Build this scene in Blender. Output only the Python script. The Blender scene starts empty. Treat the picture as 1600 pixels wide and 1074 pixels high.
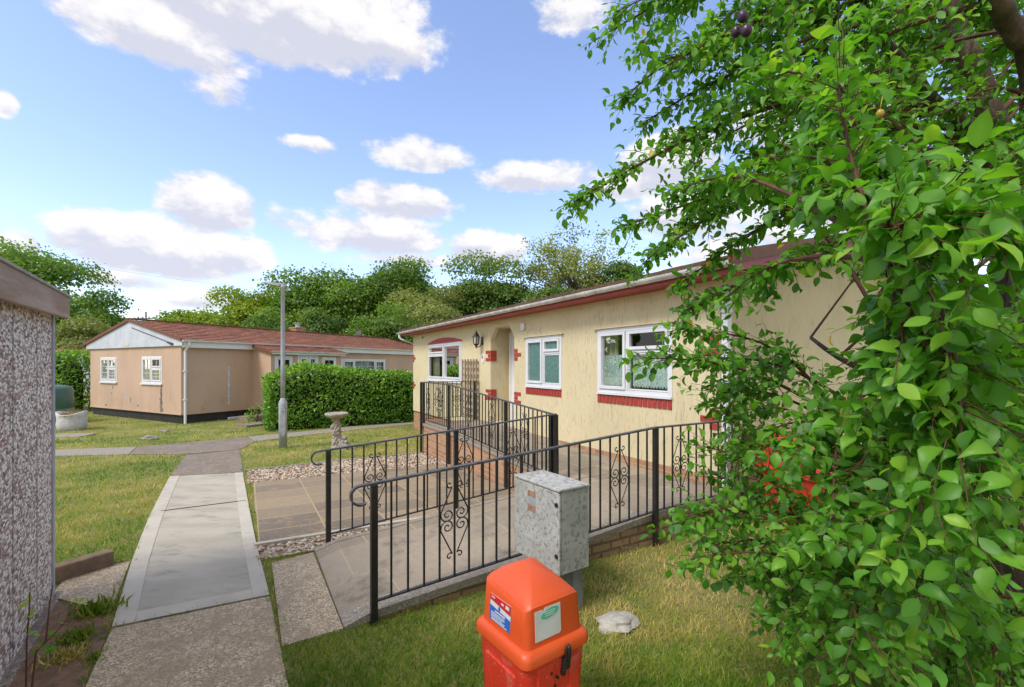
import bpy, bmesh, math, random
import numpy as np
from mathutils import Vector, Matrix, noise as mnoise

SC = bpy.context.scene
COL = SC.collection
R = math.radians
PI = math.pi

# ------------------------------------------------------------------ camera
H = 1.8            # eye height
FPX = 711.0        # focal length in photograph pixels (1600 wide)
cam_d = bpy.data.cameras.new("camera")
cam_d.sensor_width = 36.0
cam_d.lens = FPX / 1600 * 36
cam_d.shift_y = 35 / 1600
cam_d.clip_start = 0.05
cam_d.clip_end = 2000
cam = bpy.data.objects.new("camera", cam_d)
cam.location = (0, 0, H)
cam.rotation_euler = (R(90), 0, 0)
COL.objects.link(cam)
SC.camera = cam

# ------------------------------------------------------------------ exposure
SC.view_settings.view_transform = 'Standard'
SC.view_settings.look = 'None'
SC.view_settings.gamma = 1
SC.view_settings.exposure = 1.38
SC.cycles.max_bounces = 8
SC.cycles.transparent_max_bounces = 12

SUN_EL, SUN_AZ = 50, 226      # azimuth clockwise from +Y
# ------------------------------------------------------------------ sun
sd = bpy.data.lights.new("sun", 'SUN')
sd.energy = 1.15
sd.angle = R(20)
sd.color = (1.0, 0.95, 0.87)
so = bpy.data.objects.new("sun", sd)
_sv = Vector((math.sin(R(SUN_AZ)) * math.cos(R(SUN_EL)), math.cos(R(SUN_AZ)) * math.cos(R(SUN_EL)), math.sin(R(SUN_EL))))
so.rotation_euler = _sv.to_track_quat('Z', 'Y').to_euler()
so.location = (0, -5, 12)
COL.objects.link(so)

# ------------------------------------------------------------------ node helpers
def nd(nt, typ, **kw):
    n = nt.nodes.new(typ)
    for k, v in kw.items():
        if k.startswith('i_'):
            n.inputs[k[2:].replace('_', ' ')].default_value = v
        else:
            setattr(n, k, v)
    return n
def ln(nt, a, b):
    nt.links.new(a, b)
def val(nt, sock, v):
    if hasattr(v, 'is_output'):
        nt.links.new(v, sock)
    else:
        sock.default_value = v
def math_(nt, op, a, b=0.0, c=None, clamp=False):
    n = nt.nodes.new('ShaderNodeMath'); n.operation = op; n.use_clamp = clamp
    val(nt, n.inputs[0], a); val(nt, n.inputs[1], b)
    if c is not None: val(nt, n.inputs[2], c)
    return n.outputs[0]
def mix_(nt, f, a, b, mode='MIX'):
    n = nt.nodes.new('ShaderNodeMix'); n.data_type = 'RGBA'; n.blend_type = mode
    val(nt, n.inputs[0], f); val(nt, n.inputs[6], a); val(nt, n.inputs[7], b)
    return n.outputs[2]
def c4(c):
    return (c[0], c[1], c[2], 1.0)
def noise_(nt, vec, scale, detail=4.0, rough=0.55, dist=0.0):
    n = nt.nodes.new('ShaderNodeTexNoise')
    n.inputs['Scale'].default_value = scale; n.inputs['Detail'].default_value = detail
    n.inputs['Roughness'].default_value = rough; n.inputs['Distortion'].default_value = dist
    if vec is not None: nt.links.new(vec, n.inputs['Vector'])
    return n.outputs['Fac']
def voro_(nt, vec, scale, feature='F1'):
    n = nt.nodes.new('ShaderNodeTexVoronoi'); n.feature = feature
    n.inputs['Scale'].default_value = scale
    if vec is not None: nt.links.new(vec, n.inputs['Vector'])
    return n
def sstep(nt, x, lo, hi, a=0.0, b=1.0):
    n = nt.nodes.new('ShaderNodeMapRange'); n.interpolation_type = 'SMOOTHSTEP'
    val(nt, n.inputs[0], x)
    for i, v in enumerate((lo, hi, a, b)): n.inputs[1 + i].default_value = v
    return n.outputs[0]
def mapv(nt, vec, scale=(1, 1, 1), rot=(0, 0, 0), loc=(0, 0, 0)):
    n = nt.nodes.new('ShaderNodeMapping')
    nt.links.new(vec, n.inputs[0])
    n.inputs['Scale'].default_value = scale; n.inputs['Rotation'].default_value = rot; n.inputs['Location'].default_value = loc
    return n.outputs[0]
def bump_(nt, h, strength=0.3, dist=0.01, prev=None):
    n = nt.nodes.new('ShaderNodeBump')
    n.inputs['Strength'].default_value = strength; n.inputs['Distance'].default_value = dist
    nt.links.new(h, n.inputs['Height'])
    if prev is not None: nt.links.new(prev, n.inputs['Normal'])
    return n.outputs[0]
def newmat(name):
    m = bpy.data.materials.new(name); m.use_nodes = True
    nt = m.node_tree
    b = nt.nodes['Principled BSDF']
    tc = nt.nodes.new('ShaderNodeTexCoord')
    return m, nt, b, tc.outputs['Object']

def surf(name, c1, c2, scale=6.0, rough=0.7, bump=0.15, bscale=60.0, metal=0.0, spec=0.5, lo=0.35, hi=0.65, speck=None, stain=None, coat=0.0, stretch=(1, 1, 1)):
    """two-tone noise surface with bump; speck=(scale, threshold, colour); stain=(scale, lo, hi, colour)"""
    m, nt, b, oc = newmat(name)
    v = mapv(nt, oc, stretch)
    f = sstep(nt, noise_(nt, v, scale, 5), lo, hi)
    col = mix_(nt, f, c4(c1), c4(c2))
    if stain:
        s = sstep(nt, noise_(nt, v, stain[0], 6, 0.65), stain[1], stain[2])
        col = mix_(nt, s, col, c4(stain[3]))
    if speck:
        s = sstep(nt, noise_(nt, oc, speck[0], 2), speck[1], speck[1] + 0.06)
        col = mix_(nt, s, col, c4(speck[2]))
    ln(nt, col, b.inputs['Base Color'])
    b.inputs['Roughness'].default_value = rough
    b.inputs['Metallic'].default_value = metal
    b.inputs['Specular IOR Level'].default_value = spec
    if coat: b.inputs['Coat Weight'].default_value = coat
    if bump:
        ln(nt, bump_(nt, noise_(nt, v, bscale, 4), bump, 0.01), b.inputs['Normal'])
    return m

# ------------------------------------------------------------------ world: physical sky with clouds fixed in direction
def dir_azel(px, py):
    x, z = (px - 800) / FPX, (572 - py) / FPX
    return math.atan2(x, 1.0), math.atan2(z, math.hypot(x, 1.0))
W = bpy.data.worlds.new("World"); SC.world = W; W.use_nodes = True
wt = W.node_tree
for n in list(wt.nodes): wt.nodes.remove(n)
wout = nd(wt, 'ShaderNodeOutputWorld')
bg = nd(wt, 'ShaderNodeBackground'); bg.inputs['Strength'].default_value = 0.15
ln(wt, bg.outputs[0], wout.inputs[0])
sky = nd(wt, 'ShaderNodeTexSky'); sky.sky_type = 'NISHITA'; sky.sun_disc = False
sky.sun_elevation = R(SUN_EL); sky.sun_rotation = R(SUN_AZ)
sky.air_density = 1.0; sky.dust_density = 0.9; sky.ozone_density = 1.5
wtc = nd(wt, 'ShaderNodeTexCoord')
wd = wtc.outputs['Generated']
sep = nd(wt, 'ShaderNodeSeparateXYZ'); ln(wt, wd, sep.inputs[0])
az = math_(wt, 'ARCTAN2', sep.outputs[0], sep.outputs[1])
el = math_(wt, 'ARCSINE', sep.outputs[2])
cxy = nd(wt, 'ShaderNodeCombineXYZ'); ln(wt, az, cxy.inputs[0]); ln(wt, math_(wt, 'MULTIPLY', el, 1.7), cxy.inputs[1])
cv = cxy.outputs[0]
n1 = noise_(wt, cv, 5.5, 7, 0.6)
n2 = noise_(wt, cv, 17.0, 6, 0.6)
n3 = noise_(wt, mapv(wt, cv, loc=(0, 0.05, 0)), 5.5, 7, 0.6)
# px, py, half-width px, half-height up px, half-height down px, density
CLOUDS = [
 (400, 5, 350, 180, 95, 1.25), (250, 60, 170, 70, 50, 0.8), (560, 55, 140, 80, 60, 0.8), (340, 140, 70, 30, 30, 0.45), (700, -90, 300, 90, 60, 0.9),
 (325, 325, 85, 62, 44, 1.15), (250, 395, 175, 66, 45, 1.15), (30, 385, 45, 32, 30, 0.9), (370, 400, 60, 40, 30, 0.6),
 (200, 438, 90, 18, 18, 0.7), (310, 470, 70, 22, 16, 0.55), (630, 318, 100, 34, 28, 0.85), (580, 368, 130, 44, 36, 0.75), (655, 245, 80, 34, 24, 0.8),
 (765, 392, 70, 38, 28, 1.0), (850, 278, 110, 32, 26, 0.8), (480, 224, 50, 14, 14, 0.5), (1050, 255, 100, 58, 44, 1.0), (980, 292, 80, 24, 20, 0.7), (1100, 330, 120, 50, 50, 0.9),
 (1150, 390, 120, 60, 40, 0.7), (900, 22, 70, 40, 30, 0.5), (5, 160, 24, 24, 24, 0.6), (640, 408, 120, 14, 12, 0.4), (1250, 180, 150, 60, 60, 0.8), (1400, 330, 160, 80, 70, 0.9),
 (60, 470, 60, 30, 20, 0.6), (470, 345, 60, 24, 20, 0.4)]
dens = None; shade = None
for (px, py, w, hu, hd, k) in CLOUDS:
    a0, e0 = dir_azel(px, py)
    aw = (dir_azel(px + w, py)[0] - dir_azel(px - w, py)[0]) / 2
    eu = dir_azel(px, py - hu)[1] - e0
    ed = e0 - dir_azel(px, py + hd)[1]
    dx = math_(wt, 'MULTIPLY', math_(wt, 'SUBTRACT', az, a0), 1 / aw)
    de = math_(wt, 'SUBTRACT', el, e0)
    du = math_(wt, 'MULTIPLY', math_(wt, 'MAXIMUM', de, 0.0), 1 / eu)
    dd = math_(wt, 'MULTIPLY', math_(wt, 'MINIMUM', de, 0.0), 1 / ed)
    r2 = math_(wt, 'ADD', math_(wt, 'MULTIPLY', dx, dx), math_(wt, 'ADD', math_(wt, 'MULTIPLY', du, du), math_(wt, 'MULTIPLY', dd, dd)))
    g = math_(wt, 'MULTIPLY', math_(wt, 'SUBTRACT', 1.0, r2, clamp=False), 1.5 * k)
    g = math_(wt, 'MAXIMUM', g, -1.0)
    dens = g if dens is None else math_(wt, 'MAXIMUM', dens, g)
    vv = math_(wt, 'MULTIPLY', math_(wt, 'ADD', du, dd), math_(wt, 'MAXIMUM', g, 0.0))
    shade = vv if shade is None else math_(wt, 'ADD', shade, vv)
# unseen cloud cover behind and overhead, thickened to whiten the fill light
back = math_(wt, 'MAXIMUM', sstep(wt, sep.outputs[1], 0.1, -0.3), sstep(wt, sep.outputs[2], 0.66, 0.86))
gen = math_(wt, 'MULTIPLY', math_(wt, 'SUBTRACT', noise_(wt, wd, 2.2, 3), 0.22), 4.0)
dens = math_(wt, 'ADD', math_(wt, 'MULTIPLY', dens, math_(wt, 'SUBTRACT', 1.0, back)), math_(wt, 'MULTIPLY', gen, back))
nn = math_(wt, 'ADD', math_(wt, 'MULTIPLY', math_(wt, 'SUBTRACT', n1, 0.5), 2.9), math_(wt, 'MULTIPLY', math_(wt, 'SUBTRACT', n2, 0.5), 2.1))
tot = math_(wt, 'ADD', dens, nn)
mask = sstep(wt, tot, -0.12, 0.72)
lit = math_(wt, 'ADD', math_(wt, 'MULTIPLY', shade, 0.75), math_(wt, 'ADD', math_(wt, 'MULTIPLY', math_(wt, 'SUBTRACT', n3, n1), -2.2), math_(wt, 'MULTIPLY', math_(wt, 'SUBTRACT', n2, 0.5), 1.7)))
lit = sstep(wt, lit, -0.35, 0.35)
ccol = mix_(wt, lit, (1.85, 1.87, 2.12, 1), (2.75, 2.65, 2.6, 1))
skyc = mix_(wt, 1.0, sky.outputs[0], (0.84, 0.78, 0.82, 1), 'MULTIPLY')
fin = mix_(wt, math_(wt, 'MULTIPLY', mask, 0.93), skyc, ccol)
ln(wt, fin, bg.inputs['Color'])

# ------------------------------------------------------------------ ground height, positions
def gz(y):
    return 0.1 - 0.032 * (min(max(y, 4.0), 14.0) - 4.0)
def U(px, py, dz=0.0):
    """the spot on the ground that the photograph shows at a pixel"""
    Y = 6.0
    for _ in range(40):
        Y = (H - gz(Y) - dz) * FPX / (py - 572)
    return Vector(((px - 800) / FPX * Y, Y, gz(Y) + dz))
FA = math.atan2(0.504, 0.8635)
D2 = Vector((math.cos(FA), math.sin(FA), 0)); D1 = Vector((-math.sin(FA), math.cos(FA), 0))
FO = Vector((-0.915, 3.0, 0))
def F(a, b, z=0.0):
    """house frame: a across the front, b along it"""
    return FO + D2 * a + D1 * b + Vector((0, 0, z))

# ------------------------------------------------------------------ mesh collector
OFF = {}
class MB:
    def __init__(s):
        s.v = []; s.f = []; s.at = None
    def add(s, vs, fs):
        o = len(s.v)
        s.v += [tuple(p) for p in vs]
        s.f += [tuple(i + o for i in q) for q in fs]
        return s
    def box(s, x0, x1, y0, y1, z0, z1, M=None):
        vs = [Vector(p) for p in ((x0, y0, z0), (x1, y0, z0), (x1, y1, z0), (x0, y1, z0), (x0, y0, z1), (x1, y0, z1), (x1, y1, z1), (x0, y1, z1))]
        if M is not None: vs = [M @ p for p in vs]
        return s.add(vs, [(0, 3, 2, 1), (4, 5, 6, 7), (0, 1, 5, 4), (1, 2, 6, 5), (2, 3, 7, 6), (3, 0, 4, 7)])
    def hexa(s, bottom, top):
        n = len(bottom)
        fs = [tuple(reversed(range(n))), tuple(range(n, 2 * n))]
        for i in range(n):
            j = (i + 1) % n
            fs.append((i, j, n + j, n + i))
        return s.add(list(bottom) + list(top), fs)
    def prism(s, poly, d):
        d = Vector(d)
        return s.hexa([Vector(p) for p in poly], [Vector(p) + d for p in poly])
    def quad(s, *p):
        return s.add(p, [tuple(range(len(p)))])
    def bar(s, p, q, w, h, up=(0, 0, 1)):
        p, q = Vector(p), Vector(q); d = (q - p).normalized()
        up = Vector(up)
        if abs(d.dot(up)) > 0.95: up = Vector((1, 0, 0))
        x = d.cross(up).normalized(); y = x.cross(d).normalized()
        c = [x * (w / 2) + y * (h / 2), -x * (w / 2) + y * (h / 2), -x * (w / 2) - y * (h / 2), x * (w / 2) - y * (h / 2)]
        return s.hexa([p + k for k in c], [q + k for k in c])
    def tube(s, pts, r, n=6, cap=True):
        pts = [Vector(p) for p in pts]
        rs = r if isinstance(r, (list, tuple)) else [r] * len(pts)
        o = len(s.v); prev = None
        for i, p in enumerate(pts):
            d = (pts[min(i + 1, len(pts) - 1)] - pts[max(i - 1, 0)])
            d = d.normalized() if d.length > 1e-9 else Vector((0, 0, 1))
            if prev is None:
                x = d.cross(Vector((0, 0, 1)) if abs(d.z) < 0.9 else Vector((1, 0, 0))).normalized()
            else:
                x = (prev - d * prev.dot(d))
                x = x.normalized() if x.length > 1e-6 else d.orthogonal().normalized()
            prev = x; y = d.cross(x)
            for k in range(n):
                t = 2 * PI * k / n
                s.v.append(tuple(p + (x * math.cos(t) + y * math.sin(t)) * rs[i]))
        for i in range(len(pts) - 1):
            for k in range(n):
                a = o + i * n + k; b = o + i * n + (k + 1) % n
                s.f.append((a, b, b + n, a + n))
        if cap:
            s.f.append(tuple(o + k for k in reversed(range(n))))
            e = o + (len(pts) - 1) * n
            s.f.append(tuple(e + k for k in range(n)))
        return s
    def lathe(s, prof, n=24, c=(0, 0, 0)):
        o = len(s.v); c = Vector(c)
        for (r, z) in prof:
            for k in range(n):
                t = 2 * PI * k / n
                s.v.append((c.x + r * math.cos(t), c.y + r * math.sin(t), c.z + z))
        for i in range(len(prof) - 1):
            for k in range(n):
                a = o + i * n + k; b = o + i * n + (k + 1) % n
                s.f.append((a, b, b + n, a + n))
        s.f.append(tuple(o + k for k in reversed(range(n))))
        e = o + (len(prof) - 1) * n
        s.f.append(tuple(e + k for k in range(n)))
        return s
    def ico(s, c, r, sub=2, jitter=0.0, seed=0, sc=(1, 1, 1)):
        bm = bmesh.new(); bmesh.ops.create_icosphere(bm, subdivisions=sub, radius=1.0)
        bm.verts.ensure_lookup_table()
        vs = []
        for v in bm.verts:
            k = 1 + jitter * mnoise.noise(v.co * 1.7 + Vector((seed * 3.1, seed, 0)))
            vs.append(Vector(c) + Vector((v.co.x * sc[0], v.co.y * sc[1], v.co.z * sc[2])) * r * k)
        fs = [tuple(v.index for v in f.verts) for f in bm.faces]
        bm.free()
        return s.add(vs, fs)
    def build(s, name, mat, parent=None, smooth=False, bevel=0.0, seg=2):
        me = bpy.data.meshes.new(name)
        off = Vector((0, 0, 0))
        if parent is not None:
            r = parent
            while r.parent is not None: r = r.parent
            off = OFF.get(r.name, off)
        if off.length:
            vs = [(p[0] - off.x, p[1] - off.y, p[2] - off.z) for p in s.v]
        else:
            vs = s.v
        me.from_pydata(vs, [], s.f); me.update()
        bm = bmesh.new(); bm.from_mesh(me)
        bmesh.ops.recalc_face_normals(bm, faces=bm.faces)
        bm.to_mesh(me); bm.free()
        if s.at is not None:
            at = me.attributes.new('var', 'FLOAT', 'POINT')
            at.data.foreach_set('value', np.asarray(s.at, dtype=np.float32))
        me.materials.append(mat)
        if smooth:
            me.polygons.foreach_set('use_smooth', [True] * len(me.polygons))
        o = bpy.data.objects.new(name, me); COL.objects.link(o)
        if parent is not None: o.parent = parent
        if bevel:
            b = o.modifiers.new('edge', 'BEVEL'); b.width = bevel; b.segments = seg; b.limit_method = 'ANGLE'; b.angle_limit = R(40)
            b.harden_normals = False
        return o
def tag(o, label=None, cat=None, group=None, kind=None):
    if label: o['label'] = label
    if cat: o['category'] = cat
    if group: o['group'] = group
    if kind: o['kind'] = kind
    return o
def thing(name, label, cat, loc=(0, 0, 0), rot=0.0, group=None, off=None):
    o = bpy.data.objects.new(name, None); COL.objects.link(o)
    o.location = loc; o.rotation_euler = (0, 0, rot); o.empty_display_size = 0.2
    if off is not None: OFF[o.name] = Vector(off)
    return tag(o, label, cat, group)
def thingF(name, label, cat, a, b, z, group=None):
    """a thing standing in the house frame; its parts are written in frame coordinates"""
    return thing(name, label, cat, F(a, b, z), FA, group, (a, b, z))
def npmesh(name, V, Fc, mat, parent=None, var=None, smooth=False):
    """big mesh from arrays; Fc is a list of index arrays (triangles or quads)"""
    me = bpy.data.meshes.new(name)
    V = np.asarray(V, dtype=np.float32)
    loops = np.concatenate([f.ravel() for f in Fc]).astype(np.int32)
    tot = np.concatenate([np.full(len(f), f.shape[1]) for f in Fc]).astype(np.int32)
    st = np.concatenate([[0], np.cumsum(tot)[:-1]]).astype(np.int32)
    me.vertices.add(len(V)); me.vertices.foreach_set('co', V.ravel())
    me.loops.add(len(loops)); me.loops.foreach_set('vertex_index', loops)
    me.polygons.add(len(tot)); me.polygons.foreach_set('loop_start', st); me.polygons.foreach_set('loop_total', tot)
    me.update(calc_edges=True)
    if smooth: me.polygons.foreach_set('use_smooth', np.ones(len(tot), dtype=bool))
    if var is not None:
        at = me.attributes.new('var', 'FLOAT', 'POINT'); at.data.foreach_set('value', np.asarray(var, dtype=np.float32))
    me.materials.append(mat)
    o = bpy.data.objects.new(name, me); COL.objects.link(o)
    if parent is not None: o.parent = parent
    return o

# ------------------------------------------------------------------ materials
MAT = {}
def brickmat(name, c1, c2, mortar, w, h, msize, horiz='xy', stain=None, rough=0.85, off=0.5, bumpk=0.5, rot=0.0, speck=None):
    """brick courses on upright walls (u = x+y, v = z) or flags on the flat (u = x, v = y)"""
    m, nt, b, oc = newmat(name)
    sp = nd(nt, 'ShaderNodeSeparateXYZ'); ln(nt, oc, sp.inputs[0])
    cb = nd(nt, 'ShaderNodeCombineXYZ')
    if horiz == 'xy':
        ln(nt, math_(nt, 'ADD', sp.outputs[0], sp.outputs[1]), cb.inputs[0]); ln(nt, sp.outputs[2], cb.inputs[1])
    else:
        ln(nt, sp.outputs[0], cb.inputs[0]); ln(nt, sp.outputs[1], cb.inputs[1])
    jit = noise_(nt, oc, 9.0, 2)
    v = cb.outputs[0]
    va = nd(nt, 'ShaderNodeVectorMath', operation='ADD'); ln(nt, v, va.inputs[0])
    jc = nd(nt, 'ShaderNodeCombineXYZ'); ln(nt, math_(nt, 'MULTIPLY', math_(nt, 'SUBTRACT', jit, 0.5), 0.012), jc.inputs[0]); ln(nt, math_(nt, 'MULTIPLY', math_(nt, 'SUBTRACT', jit, 0.5), 0.010), jc.inputs[1])
    ln(nt, jc.outputs[0], va.inputs[1])
    br = nd(nt, 'ShaderNodeTexBrick'); ln(nt, va.outputs[0], br.inputs['Vector'])
    br.offset = off
    br.inputs['Color1'].default_value = c4(c1); br.inputs['Color2'].default_value = c4(c2); br.inputs['Mortar'].default_value = c4(mortar)
    br.inputs['Scale'].default_value = 1.0; br.inputs['Mortar Size'].default_value = msize; br.inputs['Mortar Smooth'].default_value = 0.15
    br.inputs['Brick Width'].default_value = w; br.inputs['Row Height'].default_value = h; br.inputs['Bias'].default_value = 0.0
    col = br.outputs['Color']
    f = noise_(nt, oc, 14.0, 6, 0.7)
    col = mix_(nt, 0.35, col, mix_(nt, f, (0.30, 0.28, 0.25, 1), (1.45, 1.45, 1.4, 1)), 'MULTIPLY')
    if stain:
        s = sstep(nt, noise_(nt, oc, stain[0], 6, 0.7), stain[1], stain[2])
        col = mix_(nt, s, col, c4(stain[3]))
    if speck:
        s = sstep(nt, noise_(nt, oc, speck[0], 2), speck[1], speck[1] + 0.05)
        col = mix_(nt, s, col, c4(speck[2]))
    ln(nt, col, b.inputs['Base Color']); b.inputs['Roughness'].default_value = rough
    hb = math_(nt, 'ADD', math_(nt, 'MULTIPLY', math_(nt, 'SUBTRACT', 1.0, br.outputs['Fac']), 1.0), math_(nt, 'MULTIPLY', noise_(nt, oc, 60, 4), 0.5))
    ln(nt, bump_(nt, hb, bumpk, 0.008), b.inputs['Normal'])
    return m

MAT['upvc'] = surf('white_plastic', (0.76, 0.77, 0.80), (0.70, 0.71, 0.75), 3, 0.3, 0.02, 8)
MAT['gutter'] = surf('weathered_white_plastic', (0.72, 0.72, 0.71), (0.50, 0.49, 0.46), 5, 0.4, 0.05, 30, stain=(11, 0.55, 0.75, (0.32, 0.30, 0.26)), stretch=(1, 1, 0.4))
MAT['red'] = surf('red_paint', (0.40, 0.045, 0.035), (0.33, 0.035, 0.03), 4, 0.45, 0.06, 40)
MAT['redbrick'] = surf('red_painted_brick', (0.42, 0.05, 0.035), (0.34, 0.035, 0.025), 18, 0.7, 0.3, 90)
MAT['black'] = surf('black_gloss_iron', (0.012, 0.012, 0.013), (0.022, 0.021, 0.02), 20, 0.38, 0.12, 120, stain=(26, 0.66, 0.72, (0.10, 0.055, 0.03)))
MAT['iron_top'] = surf('worn_handrail_iron', (0.05, 0.05, 0.055), (0.10, 0.10, 0.105), 14, 0.45, 0.1, 120, stain=(30, 0.64, 0.74, (0.20, 0.17, 0.15)))
MAT['dark'] = surf('dark_void', (0.012, 0.012, 0.012), (0.02, 0.02, 0.02), 5, 0.9, 0, 1)
MAT['wood'] = surf('weathered_timber', (0.15, 0.10, 0.075), (0.24, 0.19, 0.16), 8, 0.8, 0.3, 50, stretch=(1, 1, 0.25), stain=(3, 0.5, 0.8, (0.30, 0.27, 0.25)))
MAT['fascia_wood'] = surf('weathered_fascia_timber', (0.32, 0.22, 0.16), (0.46, 0.35, 0.28), 5, 0.8, 0.4, 40, stretch=(0.22, 1, 1.6), stain=(3.5, 0.52, 0.72, (0.44, 0.38, 0.33)))
MAT['trellis'] = surf('trellis_timber', (0.27, 0.20, 0.14), (0.38, 0.30, 0.22), 16, 0.85, 0.2, 60)
MAT['galv'] = surf('galvanised_steel', (0.36, 0.38, 0.42), (0.44, 0.46, 0.50), 8, 0.5, 0.03, 60, metal=0.1)
MAT['galv_dark'] = surf('grey_painted_steel', (0.18, 0.19, 0.21), (0.23, 0.24, 0.26), 8, 0.55, 0.05, 60, metal=0.2)
MAT['conc_new'] = surf('fresh_concrete', (0.475, 0.43, 0.345), (0.39, 0.355, 0.285), 1.6, 0.85, 0.25, 120, stain=(2.6, 0.5, 0.75, (0.27, 0.25, 0.21)), speck=(110, 0.66, (0.20, 0.18, 0.15)), stretch=(1, 2.2, 1))
MAT['conc_edge'] = surf('trowelled_concrete_edge', (0.53, 0.485, 0.40), (0.46, 0.42, 0.345), 3, 0.8, 0.15, 90, stain=(5, 0.55, 0.8, (0.33, 0.31, 0.28)))
def aggregate(name, base, dark, light, sc=130, patch=(0.20, 0.17, 0.13)):
    m, nt, b, oc = newmat(name)
    vo = voro_(nt, oc, sc)
    r = nd(nt, 'ShaderNodeSeparateColor'); ln(nt, vo.outputs['Color'], r.inputs[0])
    c = mix_(nt, sstep(nt, r.outputs[0], 0.1, 0.9), c4(dark), c4(base))
    c = mix_(nt, sstep(nt, r.outputs[1], 0.80, 0.92), c, c4(light))
    big = sstep(nt, noise_(nt, oc, 3.2, 7, 0.75), 0.44, 0.60)
    c = mix_(nt, math_(nt, 'MULTIPLY', big, 0.75), c, c4(patch))
    c = mix_(nt, math_(nt, 'MULTIPLY', sstep(nt, noise_(nt, oc, 22, 4, 0.7), 0.5, 0.7), 0.45), c, c4(light))
    ln(nt, c, b.inputs['Base Color']); b.inputs['Roughness'].default_value = 0.9
    hb = math_(nt, 'ADD', math_(nt, 'SUBTRACT', 1.0, vo.outputs['Distance']), math_(nt, 'MULTIPLY', noise_(nt, oc, 20, 5), 1.0))
    ln(nt, bump_(nt, hb, 0.55, 0.006), b.inputs['Normal'])
    return m
MAT['agg'] = aggregate('exposed_aggregate_concrete', (0.56, 0.445, 0.30), (0.26, 0.195, 0.125), (0.74, 0.64, 0.49), patch=(0.35, 0.27, 0.18))
MAT['agg_dark'] = aggregate('dark_aggregate_concrete', (0.29, 0.23, 0.18), (0.14, 0.11, 0.085), (0.44, 0.37, 0.31), 100, (0.16, 0.13, 0.11))
MAT['agg_pale'] = aggregate('pale_aggregate_concrete', (0.34, 0.30, 0.25), (0.20, 0.17, 0.14), (0.48, 0.44, 0.38), 110, (0.30, 0.26, 0.21))
MAT['pebbledash'] = None
def pebbledash():
    m, nt, b, oc = newmat('pebbledash')
    vo = voro_(nt, mapv(nt, oc, (0.5, 0.5, 1)), 68.0)
    r = nd(nt, 'ShaderNodeSeparateColor'); ln(nt, vo.outputs['Color'], r.inputs[0])
    cr = nd(nt, 'ShaderNodeValToRGB'); ln(nt, r.outputs[0], cr.inputs[0])
    cr.color_ramp.interpolation = 'CONSTANT'
    els = cr.color_ramp.elements
    els[0].position = 0; els[0].color = (0.62, 0.53, 0.48, 1)
    els[1].position = 0.18; els[1].color = (0.82, 0.75, 0.68, 1)
    for p, c in ((0.42, (0.40, 0.25, 0.20, 1)), (0.60, (0.88, 0.82, 0.75, 1)), (0.76, (0.52, 0.39, 0.33, 1)), (0.88, (0.20, 0.13, 0.11, 1)), (0.95, (0.60, 0.50, 0.44, 1))):
        e = els.new(p); e.color = c
    gap = sstep(nt, vo.outputs['Distance'], 0.60, 0.85)
    col = mix_(nt, gap, cr.outputs[0], (0.26, 0.20, 0.18, 1))
    ln(nt, col, b.inputs['Base Color']); b.inputs['Roughness'].default_value = 0.8
    ln(nt, bump_(nt, math_(nt, 'SUBTRACT', 1.0, vo.outputs['Distance']), 0.7, 0.008), b.inputs['Normal'])
    return m
MAT['pebbledash'] = pebbledash()
MAT['brick_orange'] = brickmat('orange_brick', (0.50, 0.27, 0.145), (0.37, 0.18, 0.095), (0.42, 0.34, 0.23), 0.225, 0.075, 0.009, stain=(7, 0.56, 0.76, (0.22, 0.13, 0.08)), bumpk=0.35)
MAT['brick_old'] = brickmat('weathered_brown_brick', (0.42, 0.26, 0.13), (0.27, 0.17, 0.085), (0.15, 0.11, 0.07), 0.225, 0.075, 0.012, stain=(6, 0.56, 0.74, (0.12, 0.10, 0.055)), speck=(55, 0.66, (0.50, 0.47, 0.40)))
MAT['flags'] = brickmat('mottled_paving_flags', (0.34, 0.26, 0.17), (0.17, 0.138, 0.104), (0.42, 0.31, 0.175), 0.62, 0.46, 0.010, 'flat', stain=(5.0, 0.50, 0.78, (0.38, 0.26, 0.13)), off=0.0, bumpk=0.35, speck=(42, 0.655, (0.42, 0.40, 0.36)))
MAT['flags_ramp'] = brickmat('ramp_paving_flags', (0.36, 0.30, 0.23), (0.26, 0.22, 0.17), (0.42, 0.34, 0.22), 0.46, 0.6, 0.008, 'flat', stain=(3.0, 0.5, 0.72, (0.17, 0.14, 0.11)), off=0.5, bumpk=0.35, speck=(60, 0.655, (0.42, 0.39, 0.35)))
def render_wall():
    m, nt, b, oc = newmat('cream_textured_render')
    v1 = mapv(nt, oc, (1, 1, 0.16))
    s1 = noise_(nt, v1, 46.0, 5, 0.7, 0.6)
    s2 = noise_(nt, mapv(nt, oc, (1, 1, 0.13), loc=(3, 2, 1)), 38.0, 4, 0.7, 1.0)
    base = mix_(nt, sstep(nt, noise_(nt, oc, 0.8, 4), 0.3, 0.7), (0.735, 0.635, 0.40, 1), (0.665, 0.57, 0.35, 1))
    streak = sstep(nt, s2, 0.57, 0.67)
    col = mix_(nt, math_(nt, 'MULTIPLY', streak, 0.42), base, (0.42, 0.31, 0.17, 1))
    dirt = sstep(nt, noise_(nt, mapv(nt, oc, (1, 1, 0.2)), 3.0, 6, 0.7), 0.5, 0.85)
    col = mix_(nt, math_(nt, 'MULTIPLY', dirt, 0.35), col, (0.46, 0.37, 0.22, 1))
    ln(nt, col, b.inputs['Base Color']); b.inputs['Roughness'].default_value = 0.75
    hb = math_(nt, 'SUBTRACT', math_(nt, 'MULTIPLY', s1, 0.8), math_(nt, 'MULTIPLY', streak, 1.0))
    ln(nt, bump_(nt, hb, 0.55, 0.012), b.inputs['Normal'])
    return m
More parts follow.
